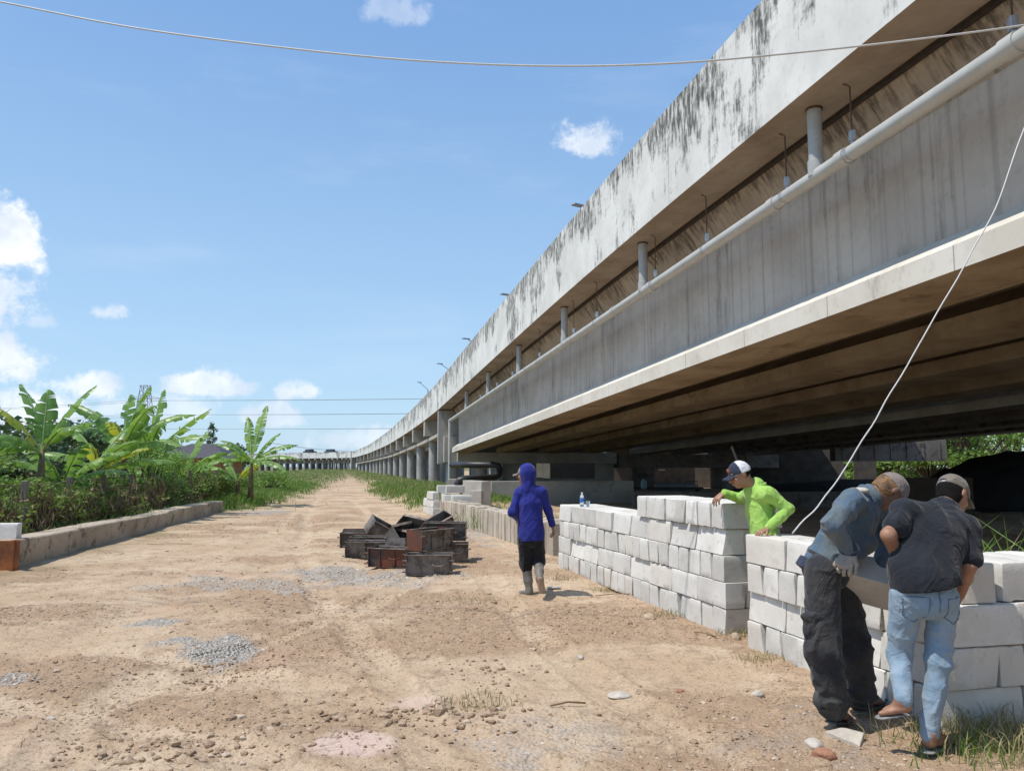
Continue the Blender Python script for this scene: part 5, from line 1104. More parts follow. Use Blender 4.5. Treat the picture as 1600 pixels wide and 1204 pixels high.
mb = MB(); q = c+fc*.092+up_*.062+s_*.0; M3 = np.stack([s_, fc, up_], 1); mb.box(tuple(q), (.045, .012, .05), M=M3); f = Field([q], .06, .004); f.ell(q, ax, (.024, .010, .026), .002); f.mesh('cap_badge', C_ORSC, c0)
f = Field([c], .15, .005); f.ell(c+up_*.012-fc*.014, ax, (.080, .098, .094), .005); f.cut(c+up_*.02, up_); f.cut(c-up_*.045, -up_-fc*.35); f.cut(c-fc*.01, fc); f.mesh('hair', M_HAIR, rt)
f, _ = trousers(rt, J, C_CARGO, (.10, .08, .07), 1, .01, 'trousers', .135, 5, fw); f.mesh('trousers', C_CARGO, rt)
for s_ in 'LR': a_ = J['an'+s_]; f = Field([a_], .25, .0065); f.cone(a_+(.02, 0, -.03), a_+(-.15, 0, -.045), .045, .045, .02, ((0, 0, 1), 1.3)); f.cut((0, 0, .0), (0, 0, -1)); f.mesh('shoe', M_BOOT, rt)

# ---------------------------------------------------------------- denim worker
J = dict(head=P(1390, 767, 4.93), neck=P(1358, 778, 4.92), shL=P(1366, 800, 5.10), shR=P(1331, 782, 4.76), elR=P(1300, 822, 4.62), wrR=P(1329, 862, 4.70), elL=P(1385, 850, 5.05), wrL=P(1372, 893, 4.95),
         pel=P(1290, 880, 4.94), hipR=P(1284, 893, 4.84), hipL=P(1308, 893, 5.05), knR=P(1287, 1012, 4.80), anR=P(1302, 1100, 4.84), knL=P(1336, 1012, 5.04), anL=P(1343, 1084, 5.08))
tR = G(1330, 1131); tL = G(1383, 1101); tR[2] = tL[2] = .022
rt, ax, fw = person('worker in a faded denim jacket, black cargo trousers and taupe cap bending over a block', J, [(J['anR'], tR), (J['anL'], tL)], (.42, .02, -.90), (.88, .1, .42), M_SKIND, hands=(), res=.0055)
def glove(w, d, n, sd, curl, nm='glove'):
    f = Field([w, w+N3(d)*.15], .08, .0035); f.cone(w-N3(d)*.03, w+N3(d)*.02, .037, .033, .01); hand(f, w, d, n, sd, curl, 1.12, .7, .15, 1.22); f.folds(.002, 60, 4); return f.mesh(nm, C_GLOVE, rt)
glove(J['wrR'], P(1318, 880, 4.66)-J['wrR'], (-.55, -.75, .3), -1, .75)
glove(J['wrL'], P(1368, 905, 4.90)-J['wrL'], (.3, -.3, .8), 1, .8)
pts = [J[k] for k in ('neck', 'shL', 'shR', 'elL', 'wrL', 'elR', 'wrR', 'pel')]
f = Field(pts, .22, .0055); ch = (J['shL']+J['shR'])/2*.8+J['pel']*.2; sp = N3(J['neck']-J['pel']); fdn = N3(np.array([.55, .1, -.8])); hemp = J['pel']+sp*-.02
f.cone(J['shL'], J['shR'], .078, .076, .05); f.cone(ch, J['pel']*.55+ch*.45+(-.00, 0, .0), .142, .136, .05, (fdn, 1.15)); f.cone(J['pel']*.55+ch*.45, J['pel'], .136, .138, .05, (fdn, 1.12)); f.cone(J['neck'], ch, .085, .14, .04, (fdn, 1.2))
f.cone(J['shR'], J['elR'], .074, .060, .012); f.cone(J['elR'], J['elR']*.08+J['wrR']*.92, .060, .045, .010); f.cone(J['shL'], J['elL'], .075, .062, .03); f.cone(J['elL'], J['wrL'], .062, .048, .02)
f.cone(P(1352, 850, 4.86), P(1330, 870, 4.86), .07, .05, .04)
f.folds(.019, 8, 31, (1.1, 1, 1)); f.cut(hemp-sp*.035, -sp*1+np.array([.0, 0, -.15]))
jk = f.mesh('denim_jacket', C_DENIM, rt)
q = J['elR']*.06+J['wrR']*.94; dd = N3(J['wrR']-J['elR']); f = Field([q], .1, .004); f.cone(q-dd*.03, q+dd*.012, .053, .050, .003); f.cut(q+dd*.016, dd); f.mesh('cuff', C_NAVY, jk)
f = Field([hemp], .25, .006); f.cone(hemp-sp*.08, hemp-sp*.0, .156, .154, .01, (fdn, 1.05)); f.cut(hemp-sp*.085, -sp); f.cut(hemp-sp*.02, sp); f.folds(.008, 9, 3); f.mesh('jacket_hem', C_NAVY, jk)
# pale shoulder patch, collar
f = Field([J['neck']], .14, .005); n0 = J['neck']; nd = N3(J['head']-J['neck']); e1 = N3(np.cross(nd, (0, 1, .2))); e2 = np.cross(nd, e1)
for k in range(24):
    a = k/24*6.283; b_ = a+.3; f.cone(n0+nd*.022+(e1*math.cos(a)+e2*math.sin(a))*.070, n0+nd*.022+(e1*math.cos(b_)+e2*math.sin(b_))*.070, .015, .015, .012); f.cone(n0-nd*.015+(e1*math.cos(a)+e2*math.sin(a))*.080, n0-nd*.015+(e1*math.cos(b_)+e2*math.sin(b_))*.080, .014, .014, .012)
f.mesh('collar', C_DENIM, jk)
q = J['shR']*.55+J['neck']*.45+(0, -.01, .055); f = Field([q], .1, .005); f.ell(q, np.eye(3), (.055, .05, .022), .01); f.folds(.004, 20, 2); f.mesh('shoulder_patch', cloth('cream_patch', (.55, .50, .42), .2, 20), jk)
f = Field([J['pel']], .2, .006); q = P(1368, 883, 4.93); f.ell(P(1370, 893, 4.9), np.eye(3), (.05, .05, .09), .02); f.folds(.01, 14, 7); f.mesh('red_shirt_tail', C_RED, rt)
cap(rt, J['head'], ax, C_CAPG, C_CAPG, .08)
s_, fc, up_ = ax; c = J['head']; f = Field([c], .15, .005); f.ell(c+up_*.005-fc*.018, ax, (.081, .096, .094), .005); f.cut(c+up_*.014, up_); f.ell(c-up_*.05-fc*.03, ax, (.064, .066, .055), .02); f.cut(c-up_*.10, -up_-fc*.3); f.cut(c+fc*.012, fc); f.folds(.004, 40, 3); f.mesh('hair', simple('sunlit_brown_hair', (.30, .15, .045), .6, .4, 14, col2=(.035, .02, .014), bmp=.6), rt)  # orange tone puts the sunlight on the brown hair into its colour
f, _ = trousers(rt, J, C_CARGO, (.108, .100, .088), 1, .020, 'trousers', .138, 8, fdn, up=.02, fr=8, flat=1.05, bag=1); f.cut((0, 0, .035), (0, 0, -1))
tr = f.mesh('trousers', C_CARGO, rt)
q = P(1268, 975, 4.76); f = Field([q], .16, .005); nrm_ = N3([-.45, -.9, 0]); sd_ = N3(np.cross(nrm_, (0, 0, 1))); f.ell(q+(.02, .0, -.03), (sd_, nrm_, (0, 0, 1)), (.070, .028, .10), .01); f.ell(q+(.02, -.004, .045), (sd_, nrm_, (0, 0, 1)), (.078, .030, .035), .006); f.folds(.008, 16, 3); f.mesh('cargo_pocket', C_CARGO, tr)
def sandal(an, toe, mat, parent, hl=None, w_=.047):
    an = np.array(an); toe = np.array(toe); dh = N3([toe[0]-an[0], toe[1]-an[1], 0]); h_ = an-dh*.06; h_[2] = max(.0, an[2]-.085) if hl is None else h_[2]; h_ = h_ if hl is None else np.array(hl)
    a_ = N3(toe-h_); up_ = N3(np.cross(np.cross(a_, (0, 0, 1)), a_)); sd = np.cross(a_, up_); f = Field([h_, toe], .12, .0042); f.cone(h_+a_*.02-up_*.005, toe-a_*.01-up_*.014, w_*.78, w_*1.02, .01, (up_, 4.2)); o = f.mesh('sandal', mat, parent)
    f = Field([toe], .14, .004); k0 = toe-a_*.035+up_*.012; 
    for sg in (-1, 1): f.chain([k0, toe-a_*.085+sd*sg*.036+up_*.030, toe-a_*.135+sd*sg*.044-up_*.002], [.0055, .0075, .0075], .006)
    f.cone(k0, k0-up_*.02, .005, .005, .004); f.mesh('sandal_strap', mat, o); return o
sandal(J['anR'], tR+(0.0, 0, .0), M_SANDAL, rt); sandal(J['anL'], tL, M_SANDAL, rt)

# ---------------------------------------------------------------- black T-shirt worker
J = dict(head=P(1489, 772, 4.78), neck=P(1473, 797, 4.70), shL=P(1415, 800, 4.60), shR=P(1507, 826, 4.60), elL=P(1388, 836, 4.48), wrL=P(1427, 925, 4.70), elR=P(1514, 884, 4.50), wrR=P(1500, 930, 4.60),
         pel=P(1446, 915, 4.43), hipL=P(1417, 930, 4.44), hipR=P(1473, 932, 4.46), knL=P(1405, 1024, 4.52), anL=P(1411, 1090, 4.36), knR=P(1466, 1035, 4.44), anR=P(1452, 1144, 4.40))
tRt = P(1484, 1160, 4.60); tRt[2] = .03; tLt = P(1377, 1112, 4.42)
rt, ax, fw = person('worker in a charcoal T-shirt, pale blue jeans and grey-brown cap, seen from behind', J, [(J['anR'], tRt), (J['anL'], tLt)], (.74, .28, -.61), (.50, .40, .76), M_SKIN,
                    hands=[(J['wrL'], P(1438, 966, 4.68)-J['wrL'], (-.6, -.6, -.2), -1, dict(curl=.5)), (J['wrR'], P(1487, 955, 4.68)-J['wrR'], (.8, -.4, .0), 1, dict(curl=.6))], res=.0055)
for hnd in (): pass
f = Field([J[k] for k in ('neck', 'shL', 'shR', 'elL', 'elR', 'pel')], .22, .0055); ch = (J['shL']+J['shR'])/2*.72+J['pel']*.28; fb = N3([.1, .75, -.5]); sp = N3(J['neck']-J['pel'])
f.cone(J['shL']+(.0, 0, 0), J['shR'], .074, .074, .05); f.cone(ch, J['pel']+(0, 0, .05), .180, .178, .05, (fb, 1.38)); f.cone(J['pel']+(0, 0, .05), J['pel']-(0, 0, .06), .184, .190, .05, (fb, 1.38)); f.cone(J['neck'], ch, .075, .16, .04, (fb, 1.3))
for s_, e in (('L', .62), ('R', .80)): f.cone(J['sh'+s_], J['sh'+s_]+(J['el'+s_]-J['sh'+s_])*e, .068, .070, .014)
[f.cone(J['neck']+(0, 0, -.02), J['sh'+q_], .07, .066, .05) for q_ in 'LR']; f.folds(.018, 6, 41, (1.3, 1, .8)); f.cut(J['pel']-(0, 0, .005), (.16, 0, -1))
ts = f.mesh('t_shirt', C_TSH, rt)
for s_, e in (('L', .56), ('R', .74)):
    q = J['sh'+s_]+(J['el'+s_]-J['sh'+s_])*e
f = Field([J['neck']], .12, .005); nd = N3(J['head']-J['neck']); e1 = N3(np.cross(nd, (0, 1, .2))); e2 = np.cross(nd, e1)
for k in range(16): a = k/16*6.283; b_ = a+.45; f.cone(n0*0+J['neck']+nd*.012+(e1*math.cos(a)+e2*math.sin(a))*.066, J['neck']+nd*.012+(e1*math.cos(b_)+e2*math.sin(b_))*.066, .010, .010, .006)
f.mesh('neckband', C_TSH, ts)
c0 = cap(rt, J['head'], ax, C_CAPB, C_CAPB, .085)
s_, fc, up_ = ax; c = J['head']; f = Field([c], .15, .0045); f.ell(c+up_*.004-fc*.016, ax, (.080, .097, .094), .005); f.ell(c-up_*.06-fc*.03, ax, (.066, .066, .060), .02); f.cut(c+up_*.016, up_); f.cut(c-up_*.105, -up_-fc*.3); f.cut(c+fc*.0, fc); f.mesh('hair', M_HAIR, rt)
# strap opening at the back of the cap
q = c-fc*.102+up_*.028; f = Field([q], .08, .004); f.ell(q, ax, (.030, .014, .016), .003); f.cut(c+up_*.026, -up_); f.mesh('cap_opening', M_HAIR, c0)
f = Field([c], .16, .004)
for k in range(9): a = -.5+k/8; b_ = a+.125; f.cone(c+up_*.018-fc*.103*math.cos(a)+s_*.09*math.sin(a), c+up_*.018-fc*.103*math.cos(b_)+s_*.09*math.sin(b_), .0065, .0065, .003)
st_ = f.mesh('cap_strap', C_CAPB, c0); mb = MB(); mb.box(tuple(c+up_*.018-fc*.111+s_*.008), (.022, .006, .014), M=np.stack([s_, fc, up_], 1)); mb.build('buckle', M_GALV, c0)
f, _ = trousers(rt, J, C_JEANS, (.088, .064, .050), 1, .012, 'jeans', .142, 12, fb, up=.06, fr=10, flat=1.25)
for a_ in ('anL', 'anR'): pass
jn = f.mesh('jeans', C_JEANS, rt)
# back pockets and belt line on the jeans
M_SEAM = cloth('denim_seam', (.13, .19, .26), .2, 10)
def onback(x, z, r=.0):          # point on the seat of the jeans
    return J['pel']+np.array([x, -.02, z])
for sg in (-1, 1):
    o_ = J['hipL'] if sg < 0 else J['hipR']; cx = o_[0]+(-.0 if sg < 0 else .008); cz = o_[2]+.0; pts_ = []
    fld = f
    def surf(x, z):
        i = int(round((x-fld.lo[0])/fld.r)); k = int(round((z-fld.lo[2])/fld.r)); col = fld.D[np.clip(i, 0, fld.n[0]-1), :, np.clip(k, 0, fld.n[2]-1)]; j = np.argmax(col < 0); return np.array([x, fld.lo[1]+fld.r*j-.004, z])
    ol = [(-.060, .02), (-.056, -.085), (0, -.125), (.056, -.085), (.060, .02), (-.060, .02)]; path_ = []
    for (a0, b0), (a1, b1) in zip(ol[:-1], ol[1:]):
        for t_ in np.linspace(0, 1, 7)[:-1]: path_.append(surf(cx+a0+(a1-a0)*t_, cz-.01+b0+(b1-b0)*t_))
    mb = MB(); mb.tube(path_+[path_[0]], .0032, 5); mb.build('back_pocket_seam', M_SEAM, jn, smooth=True)
path_ = [surf(J['pel'][0]+.008, z) for z in np.arange(J['pel'][2]-.15, J['pel'][2]+.02, .02)]; mb = MB(); mb.tube(path_, .003, 5); mb.build('centre_seam', M_SEAM, jn, smooth=True)
sandal(J['anR'], tRt+(0, 0, -.0), M_SANDG, rt); sandal(J['anL'], tLt+(0, 0, -.01), M_SANDG, rt, hl=P(1424, 1112, 4.36))
# the block they are setting down
a_ = P(1322, 893, 4.74); b_ = P(1462, 930, 4.60); ax_ = b_-a_; cc = (a_+b_)/2; upv = N3([-.14, -.52, .84]); cc = cc+np.array([0, .11, -.0])-upv*.225
place_block('concrete_block', cc, ax_, up=upv, label='tilted pale block being lowered by the two bent workers', group=G2, flip=True)
# dim figure standing far under the bridge
g = P(1278, 740, 24.); Jx = dict(head=g+(0, 0, .02), neck=g+(0, 0, -.17), shL=g+(-.17, 0, -.25), shR=g+(.17, 0, -.25), elL=g+(-.22, 0, -.52), elR=g+(.22, 0, -.52), wrL=g+(-.2, -.1, -.75), wrR=g+(.2, -.1, -.75), pel=g+(0, 0, -.72), hipL=g+(-.08, 0, -.76), hipR=g+(.08, 0, -.76), knL=g+(-.09, 0, -1.15), knR=g+(.09, 0, -1.15), anL=g+(-.1, 0, -1.28), anR=g+(.1, 0, -1.28))
# ================================================================ grass, stones, litter
def blades(name, pts, h, wd, seed, mat, label, lean=.5, kind='stuff', cat='grass'):
    rg = np.random.default_rng(seed); pts = np.asarray(pts, float); N = len(pts); hh_ = np.asarray(h)*(.5+rg.random(N)); a = rg.random(N)*6.283; ln = lean*(.3+rg.random(N))*hh_
    d_ = np.stack([np.cos(a), np.sin(a), 0*a], -1); b_ = rg.random(N)*6.283; s_ = np.stack([np.cos(b_), np.sin(b_), 0*a], -1)*(wd*(.6+.8*rg.random(N)))[:, None]
    up = np.array([0, 0, 1.0]); p1 = pts+up*(hh_*.55)[:, None]+d_*(ln*.35)[:, None]; p2 = pts+up*(hh_*(1-.25*lean))[:, None]+d_*ln[:, None]
    V = np.stack([pts-s_, pts+s_, p1+s_*.75, p1-s_*.75, p2], 1).reshape(-1, 3); b0 = np.arange(N)*5
    Fc = [tuple(x) for x in np.stack([b0, b0+1, b0+2, b0+3], -1).tolist()]+[tuple(x) for x in np.stack([b0+3, b0+2, b0+4], -1).tolist()]
    o = mesh_obj(name, V, Fc, mat, loc=tuple(pts.mean(0))); return tag(o, label, cat, kind=kind)
M_GRASS = leafmat('green_grass', (.075, .16, .025), (.20, .33, .06), .6, .6, .3, yellow=(.36, .31, .13)); M_DRYG = leafmat('dry_grass', (.30, .25, .12), (.44, .38, .20), 1.5, .7, .2, yellow=(.12, .2, .05))
rg = np.random.default_rng(9)
def scatter(n, x0, x1, y0, y1, fn, ypow=1.0):
    x = rg.uniform(x0, x1, n); y = y0+(y1-y0)*rg.random(n)**ypow; k = rg.random(n) < fn(x, y); x, y = x[k], y[k]; return np.stack([x, y, gh(x, y)-.01], -1)
def vegf(x, y):
    v = gmask(x, y)[2]; edge = 6.11-.215*y; return v*(x < edge+1.0)*((x > trackx(y)) | (y > 27.0) | (x < -7.2-.155*(y-12)-.55))
p = scatter(95000, -22, 0, 24, 62, vegf); blades('verge_grass', p, .14+.15*vn(p[:, 0], p[:, 1]), .012, 1, M_GRASS, 'green grass on the verges either side of the track')
p = scatter(45000, -75, -4, 60, 200, vegf, 1.3); blades('far_grass', p, .2, .03, 2, M_GRASS, 'rough grass along the far part of the track')
p = scatter(3500, -80, 0, 60, 190, vegf, 1.2); blades('seeding_grass', p, .5, .025, 3, M_DRYG, 'tall straw-coloured grass heads near the viaduct columns')
p = scatter(3500, -14, -1.5, 29, 60, lambda x, y: vegf(x, y)*(x > trackx(y))*.6); blades('tall_weeds', p, .38, .014, 4, M_DRYG, 'straw-coloured weeds among the verge grass')
p = scatter(22000, -16, -7, 12, 34, lambda x, y: (x < -7.2-.155*(y-12)-.5)*.8); blades('undergrowth', p, .35, .014, 5, M_GRASS, 'grass growing under the fence and hedge')
# grass inside the blocks / behind walls
def tuft(u, v, Y, n, sp, h_, mat, label, seed, z=None, wd=.006, lean=.7):
    g = P(u, v, Y); r2 = np.random.default_rng(seed); x = g[0]+r2.normal(0, sp, n); y = g[1]+r2.normal(0, sp*.7, n); zz_ = gh(x, y) if z is None else np.full(n, z)
    return blades('grass_tuft', np.stack([x, y, zz_-.01], -1), h_, wd, seed, mat, label, lean, kind='stuff')
q = G(1560, 1165)
tuft(1560, 1165, q[1], 750, .26, .15, M_DRYG, 'dry grass clump at the foot of the near wall', 11, wd=.0035); tuft(1530, 1185, G(1530, 1185)[1], 200, .20, .12, M_GRASS, 'green grass clump in the bottom right corner', 12, wd=.0035)
tuft(1560, 880, 6.6, 110, .34, .95, M_GRASS, 'long-bladed green weeds growing behind the near wall', 13, z=.15, wd=.011, lean=.9)
tuft(745, 1105, G(745, 1105)[1], 170, .17, .07, M_DRYG, 'sparse weed patch in the middle of the bare dirt', 14, wd=.003)
tuft(735, 940, G(735, 940)[1], 110, .3, .07, M_DRYG, 'faint weed patch behind the walking man', 16, wd=.004)
for i, (u, v) in enumerate(((905, 892), (950, 918), (1040, 960), (1158, 992), (1190, 1030), (880, 905))): tuft(u, v, G(u, v)[1]-.1, 120, .12, .08, M_DRYG, ['dry grass wisps at the far end of the long wall foot', 'dry grass wisps along the long wall foot', 'dry grass wisps midway along the long wall foot', 'dry grass wisps in the gap between the two walls', 'dry grass wisps at the foot of the near wall', 'dry grass wisps by the far corner of the long wall'][i], 20+i, wd=.003)
for i, (u, v, Y, n) in enumerate(((800, 800, 19, 700), (760, 790, 21.5, 500), (870, 810, 17, 400))): tuft(u, v, Y, n, .5, .38, M_GRASS, ['green weeds behind the row of upright blocks', 'green weeds by the stepped concrete block', 'green weeds behind the walking man'][i], 30+i, z=.12, wd=.009)
# stones: many small pebbles and clods
ICO = None
def pebble_geo(pts, size, seed, flat=.6):
    rg = np.random.default_rng(seed); N = len(pts)
    base = np.array([(1, 0, 0), (-1, 0, 0), (0, 1, 0), (0, -1, 0), (0, 0, 1), (0, 0, -1), (.6, .6, .5), (-.6, .6, .45), (-.6, -.6, .5), (.6, -.6, .45)], float)
    tri = [(6, 4, 0), (6, 2, 4), (0, 2, 6), (7, 4, 2), (7, 1, 4), (7, 2, 1), (8, 4, 1), (8, 3, 4), (8, 1, 3), (9, 4, 3), (9, 0, 4), (9, 3, 0), (5, 2, 0), (5, 1, 2), (5, 3, 1), (5, 0, 3)]
    b_ = base[None]*(1+.35*rg.normal(0, 1, (N, 10, 1))*.6); a = rg.random(N)*6.283; ca, sa = np.cos(a), np.sin(a)
    sz = (size*(rg.lognormal(0, .45, N)))[:, None, None]*np.stack([np.ones(N), .55+.4*rg.random(N), flat*(.6+.6*rg.random(N))], -1)[:, None, :]
    b_ = b_*sz; x = b_[..., 0]*ca[:, None]-b_[..., 1]*sa[:, None]; y = b_[..., 0]*sa[:, None]+b_[..., 1]*ca[:, None]
    V = np.stack([x, y, b_[..., 2]], -1)+pts[:, None, :]; T_ = np.array(tri)[None]+(np.arange(N)*10)[:, None, None]; return V.reshape(-1, 3), T_.reshape(-1, 3)
def lump_geo(pts, size, seed, flat):
    rg = np.random.default_rng(seed); bm = bmesh.new(); bmesh.ops.create_icosphere(bm, subdivisions=1, radius=1); bv = np.array([v.co[:] for v in bm.verts]); bf = np.array([[v.index for v in f_.verts] for f_ in bm.faces]); bm.free(); N = len(pts); n_ = len(bv)
    o = rg.random((N, 1, 3))*50; q = bv[None]*1.6+o; d_ = 1+1.5*fbm(q[..., 0], q[..., 1], q[..., 2], 3, seed, .7); b_ = bv[None]*d_[..., None]
    a = rg.random(N)*6.283; ca, sa = np.cos(a), np.sin(a); b_ = b_*((size*rg.lognormal(0, .4, N))[:, None, None]*np.stack([np.ones(N), .6+.35*rg.random(N), flat*(.6+.5*rg.random(N))], -1)[:, None, :])
    x = b_[..., 0]*ca[:, None]-b_[..., 1]*sa[:, None]; y = b_[..., 0]*sa[:, None]+b_[..., 1]*ca[:, None]
    return (np.stack([x, y, b_[..., 2]], -1)+pts[:, None, :]).reshape(-1, 3), (bf[None]+(np.arange(N)*n_)[:, None, None]).reshape(-1, 3)
def stones(name, pts, size, seed, mat, label, flat=.6):
    pts = pts.copy(); pts[:, 2] += .011-size*.1; V, T_ = (lump_geo if size > .012 and len(pts) < 9000 else pebble_geo)(pts, size, seed, flat); o = mesh_obj(name, V, T_, mat, loc=tuple(pts.mean(0))); return tag(o, label, 'gravel', kind='stuff')
def stonemat(name, c1, c2, c3):
    m, t, b = base_mat(name); g = t.new('ShaderNodeNewGeometry'); c = t.mix(g.outputs['Random Per Island'], c1, c2); c = t.mix(t.math('GREATER_THAN', g.outputs['Random Per Island'], .88), c, c3)
    t.link(c, b.inputs['Base Color']); b.inputs['Roughness'].default_value = .95; b.inputs['Specular IOR Level'].default_value = .15; tco = t.new('ShaderNodeTexCoord').outputs['Object']; bump(t, b, t.noise(tco, 60, 4, .6), .4, .01); return m
M_CLOD = stonemat('dirt_clods', (.30, .21, .14), (.43, .315, .215), (.50, .40, .30)); M_GRAV = stonemat('grey_gravel', (.28, .255, .225), (.50, .465, .41), (.60, .56, .49))
free = lambda x, y: ((x < -7.2-.155*(y-12)) == 0) & (x < 6.3-.215*y+2)
clus = lambda x, y: np.clip(1-1.2*np.interp(0, [0, 1], [0, 1])+0*x, 0, 1)*np.clip(fbm(x*.75, y*.95, 11, 4, 81)*3.2+.30, .06, 1)
p = scatter(90000, -8, 5, 2.2, 9, lambda x, y: free(x, y)*clus(x, y)); stones('small_clods', p, .0075, 41, M_CLOD, 'small clods and grit strewn over the dirt')
p = scatter(26000, -9, 3, 8, 24, lambda x, y: free(x, y)*clus(x, y)); stones('far_clods', p, .014, 42, M_CLOD, 'clods scattered over the dirt further off')
p = scatter(1500, -8, 5, 2.6, 12, lambda x, y: free(x, y)*clus(x, y)**2*.9); stones('larger_clods', p, .015, 43, M_CLOD, 'larger broken clods of dried mud', .7)
p = scatter(160, -6, 4, 2.8, 12, lambda x, y: free(x, y)*clus(x, y)**2); stones('mud_lumps', p, .024, 44, M_CLOD, 'lumps of dried mud', .6)
gvf = lambda x, y: np.clip(gmask(x, y)[0]*1.2-.1, 0, 1)
p = scatter(60000, -7, 3, 2.5, 9, lambda x, y: gvf(x, y)**1.5*.55); stones('near_gravel', p, .0085, 45, M_GRAV, 'crushed grey gravel patches in the near dirt')
p = scatter(60000, -8, 1, 8.5, 16, lambda x, y: gvf(x, y)**1.3*.4); stones('gravel', p, .014, 46, M_GRAV, 'crushed grey gravel spread in front of the moulds')
# heaps of broken clods seen in the photo
for i, (u, v, ru, n, sz, lab) in enumerate(((370, 1040, 60, 130, .022, 'ridge of broken brown clods beside the gravel patch'), (270, 1180, 110, 170, .032, 'line of clods near the bottom left'), (620, 1120, 110, 150, .028, 'clods round the pink powder'), (700, 1120, 80, 90, .026, 'clods in front of the weed patch'), (755, 1050, 45, 50, .025, 'small heap of brown clods'))):
    g = G(u, v); n = int(n*.8); x = rg.normal(g[0], ru/1200*g[1]*.9, n); y = rg.normal(g[1], .22, n); pp_ = np.stack([x, y, gh(x, y)-.004], -1); stones('clod_heap', pp_, sz*.62, 60+i, M_CLOD, lab, .75)
# straw
p = scatter(4200, -6, 4, 2.6, 11, lambda x, y: free(x, y)*clus(x+9, y)); N = len(p); a = rg.random(N)*6.283; L_ = .02+.07*rg.random(N)**2; d_ = np.stack([np.cos(a)*L_, np.sin(a)*L_, .008*rg.random(N)], -1); s_ = np.stack([-np.sin(a), np.cos(a), 0*a], -1)*.0016; p[:, 2] += .016
V = np.stack([p-d_-s_, p-d_+s_, p+d_+s_, p+d_-s_], 1).reshape(-1, 3); tag(mesh_obj('straw', V, np.arange(4*N).reshape(N, 4), simple('straw', (.36, .26, .15), .8, .5, 2), loc=tuple(p.mean(0))), 'bits of straw and twig on the dirt', 'straw', kind='stuff')
# individual stones
def rock(u, v, size, col, label, seed, flat=.6, name='stone'):
    g = G(u, v); z = float(gh(g[0], g[1])); bm = bmesh.new(); bmesh.ops.create_icosphere(bm, subdivisions=4, radius=1)
    for vv in bm.verts:
        c = vv.co; d_ = 1+.5*float(fbm(c.x*1.3+seed, c.y*1.3, c.z*1.3, 4, seed)); vv.co = Vector((c.x*size*d_, c.y*size*.8*d_, max(c.z, -.5)*size*flat*d_))
    me = bpy.data.meshes.new(name); bm.to_mesh(me); bm.free(); me.materials.append(col); o = bpy.data.objects.new(name, me); COL.objects.link(o); o.location = (g[0], g[1], z+size*flat*.3); o.rotation_euler = (0, 0, seed)
    me.polygons.foreach_set('use_smooth', [True]*len(me.polygons)); return tag(o, label, 'stone')
RK1 = simple('buff_stone', (.50, .38, .26), .9, .3, 14, bmp=.5); RK2 = simple('pale_stone', (.56, .50, .42), .9, .25, 14, bmp=.5); RK3 = simple('red_stone', (.42, .20, .12), .9, .3, 14, bmp=.5)
rock(1150, 1000, .055, RK1, 'round buff stone at the corner of the long wall', 1, .8); rock(1015, 966, .085, RK1, 'angular buff stone in front of the long wall', 2, .55); rock(968, 1085, .085, RK2, 'flat pale stone lying in the open dirt', 3, .3)
rock(1185, 1092, .05, RK2, 'small pale stone left of the denim worker', 4); rock(1272, 1172, .055, RK2, 'pale pebble in front of the denim worker sandals', 5); rock(1288, 1188, .06, RK3, 'reddish pebble beside the pale pebble', 6); rock(1062, 1082, .035, RK3, 'small broken red brick piece in the dirt', 7, .4)
rock(908, 1028, .035, RK2, 'small white stone in the middle dirt', 8); rock(600, 780, .12, RK2, 'boulder in the grass by the track', 9); rock(743, 953, .03, RK3, 'orange scrap of brick near the weed patch', 10, .5); rock(210, 1090, .03, RK1, 'dark clod left of the pink powder', 11); rock(1420, 1060, .035, RK3, 'x', 12) if False else None
rock(80, 1120, .03, RK2, 'small stone near the left bottom edge', 13); rock(465, 950, .035, RK1, 'grey stone near the tyre marks', 14)
# broken concrete flake near the workers
mb = MB(); g = G(1322, 1158); mb.add([(g[0]-.10, g[1]+.05, .045), (g[0]+.02, g[1]+.09, .055), (g[0]+.10, g[1]-.02, .06), (g[0]+.02, g[1]-.14, .03), (g[0]-.10, g[1]+.05, .0), (g[0]+.02, g[1]+.09, .0), (g[0]+.10, g[1]-.02, .01), (g[0]+.02, g[1]-.14, .0)], [(0, 3, 2, 1), (0, 1, 5, 4), (1, 2, 6, 5), (2, 3, 7, 6), (3, 0, 4, 7)])
tag(mb.build('concrete_flake', RK2, bevel=.006, loc=tuple(g)), 'flat broken concrete flake in front of the two bent workers', 'stone')
mb = MB(); g = G(866, 921); mb.box((g[0], g[1], .03), (.16, .10, .012), .4); tag(mb.build('wood_scrap', simple('grey_scrap', (.45, .43, .4), .8, .3, 10), loc=tuple(g)), 'small grey scrap lying right of the walking man boots', 'litter')
# sticks
M_STICK = simple('stick', (.24, .16, .09), .9, .3, 20)
for i, (u1, v1, u2, v2, lab) in enumerate(((930, 932, 990, 932, 'pale stick lying before the long wall'), (640, 700, 641, 701, None), (860, 1110, 915, 1105, 'thin twig in the lower middle dirt'), (1085, 990, 1118, 1000, 'dark twig near the corner of the long wall'), (230, 852, 300, 851, 'long bent twig lying near the left low wall'))):
    if lab: a, b_ = G(u1, v1), G(u2, v2); a[2] = gh(a[0], a[1])+.015; b_[2] = gh(b_[0], b_[1])+.02; mb = MB(); mb.tube([a, (a+b_)/2+(0, .02, .01), b_], .006, 6); tag(mb.build('stick', M_STICK, smooth=True, loc=tuple(a)), lab, 'stick')
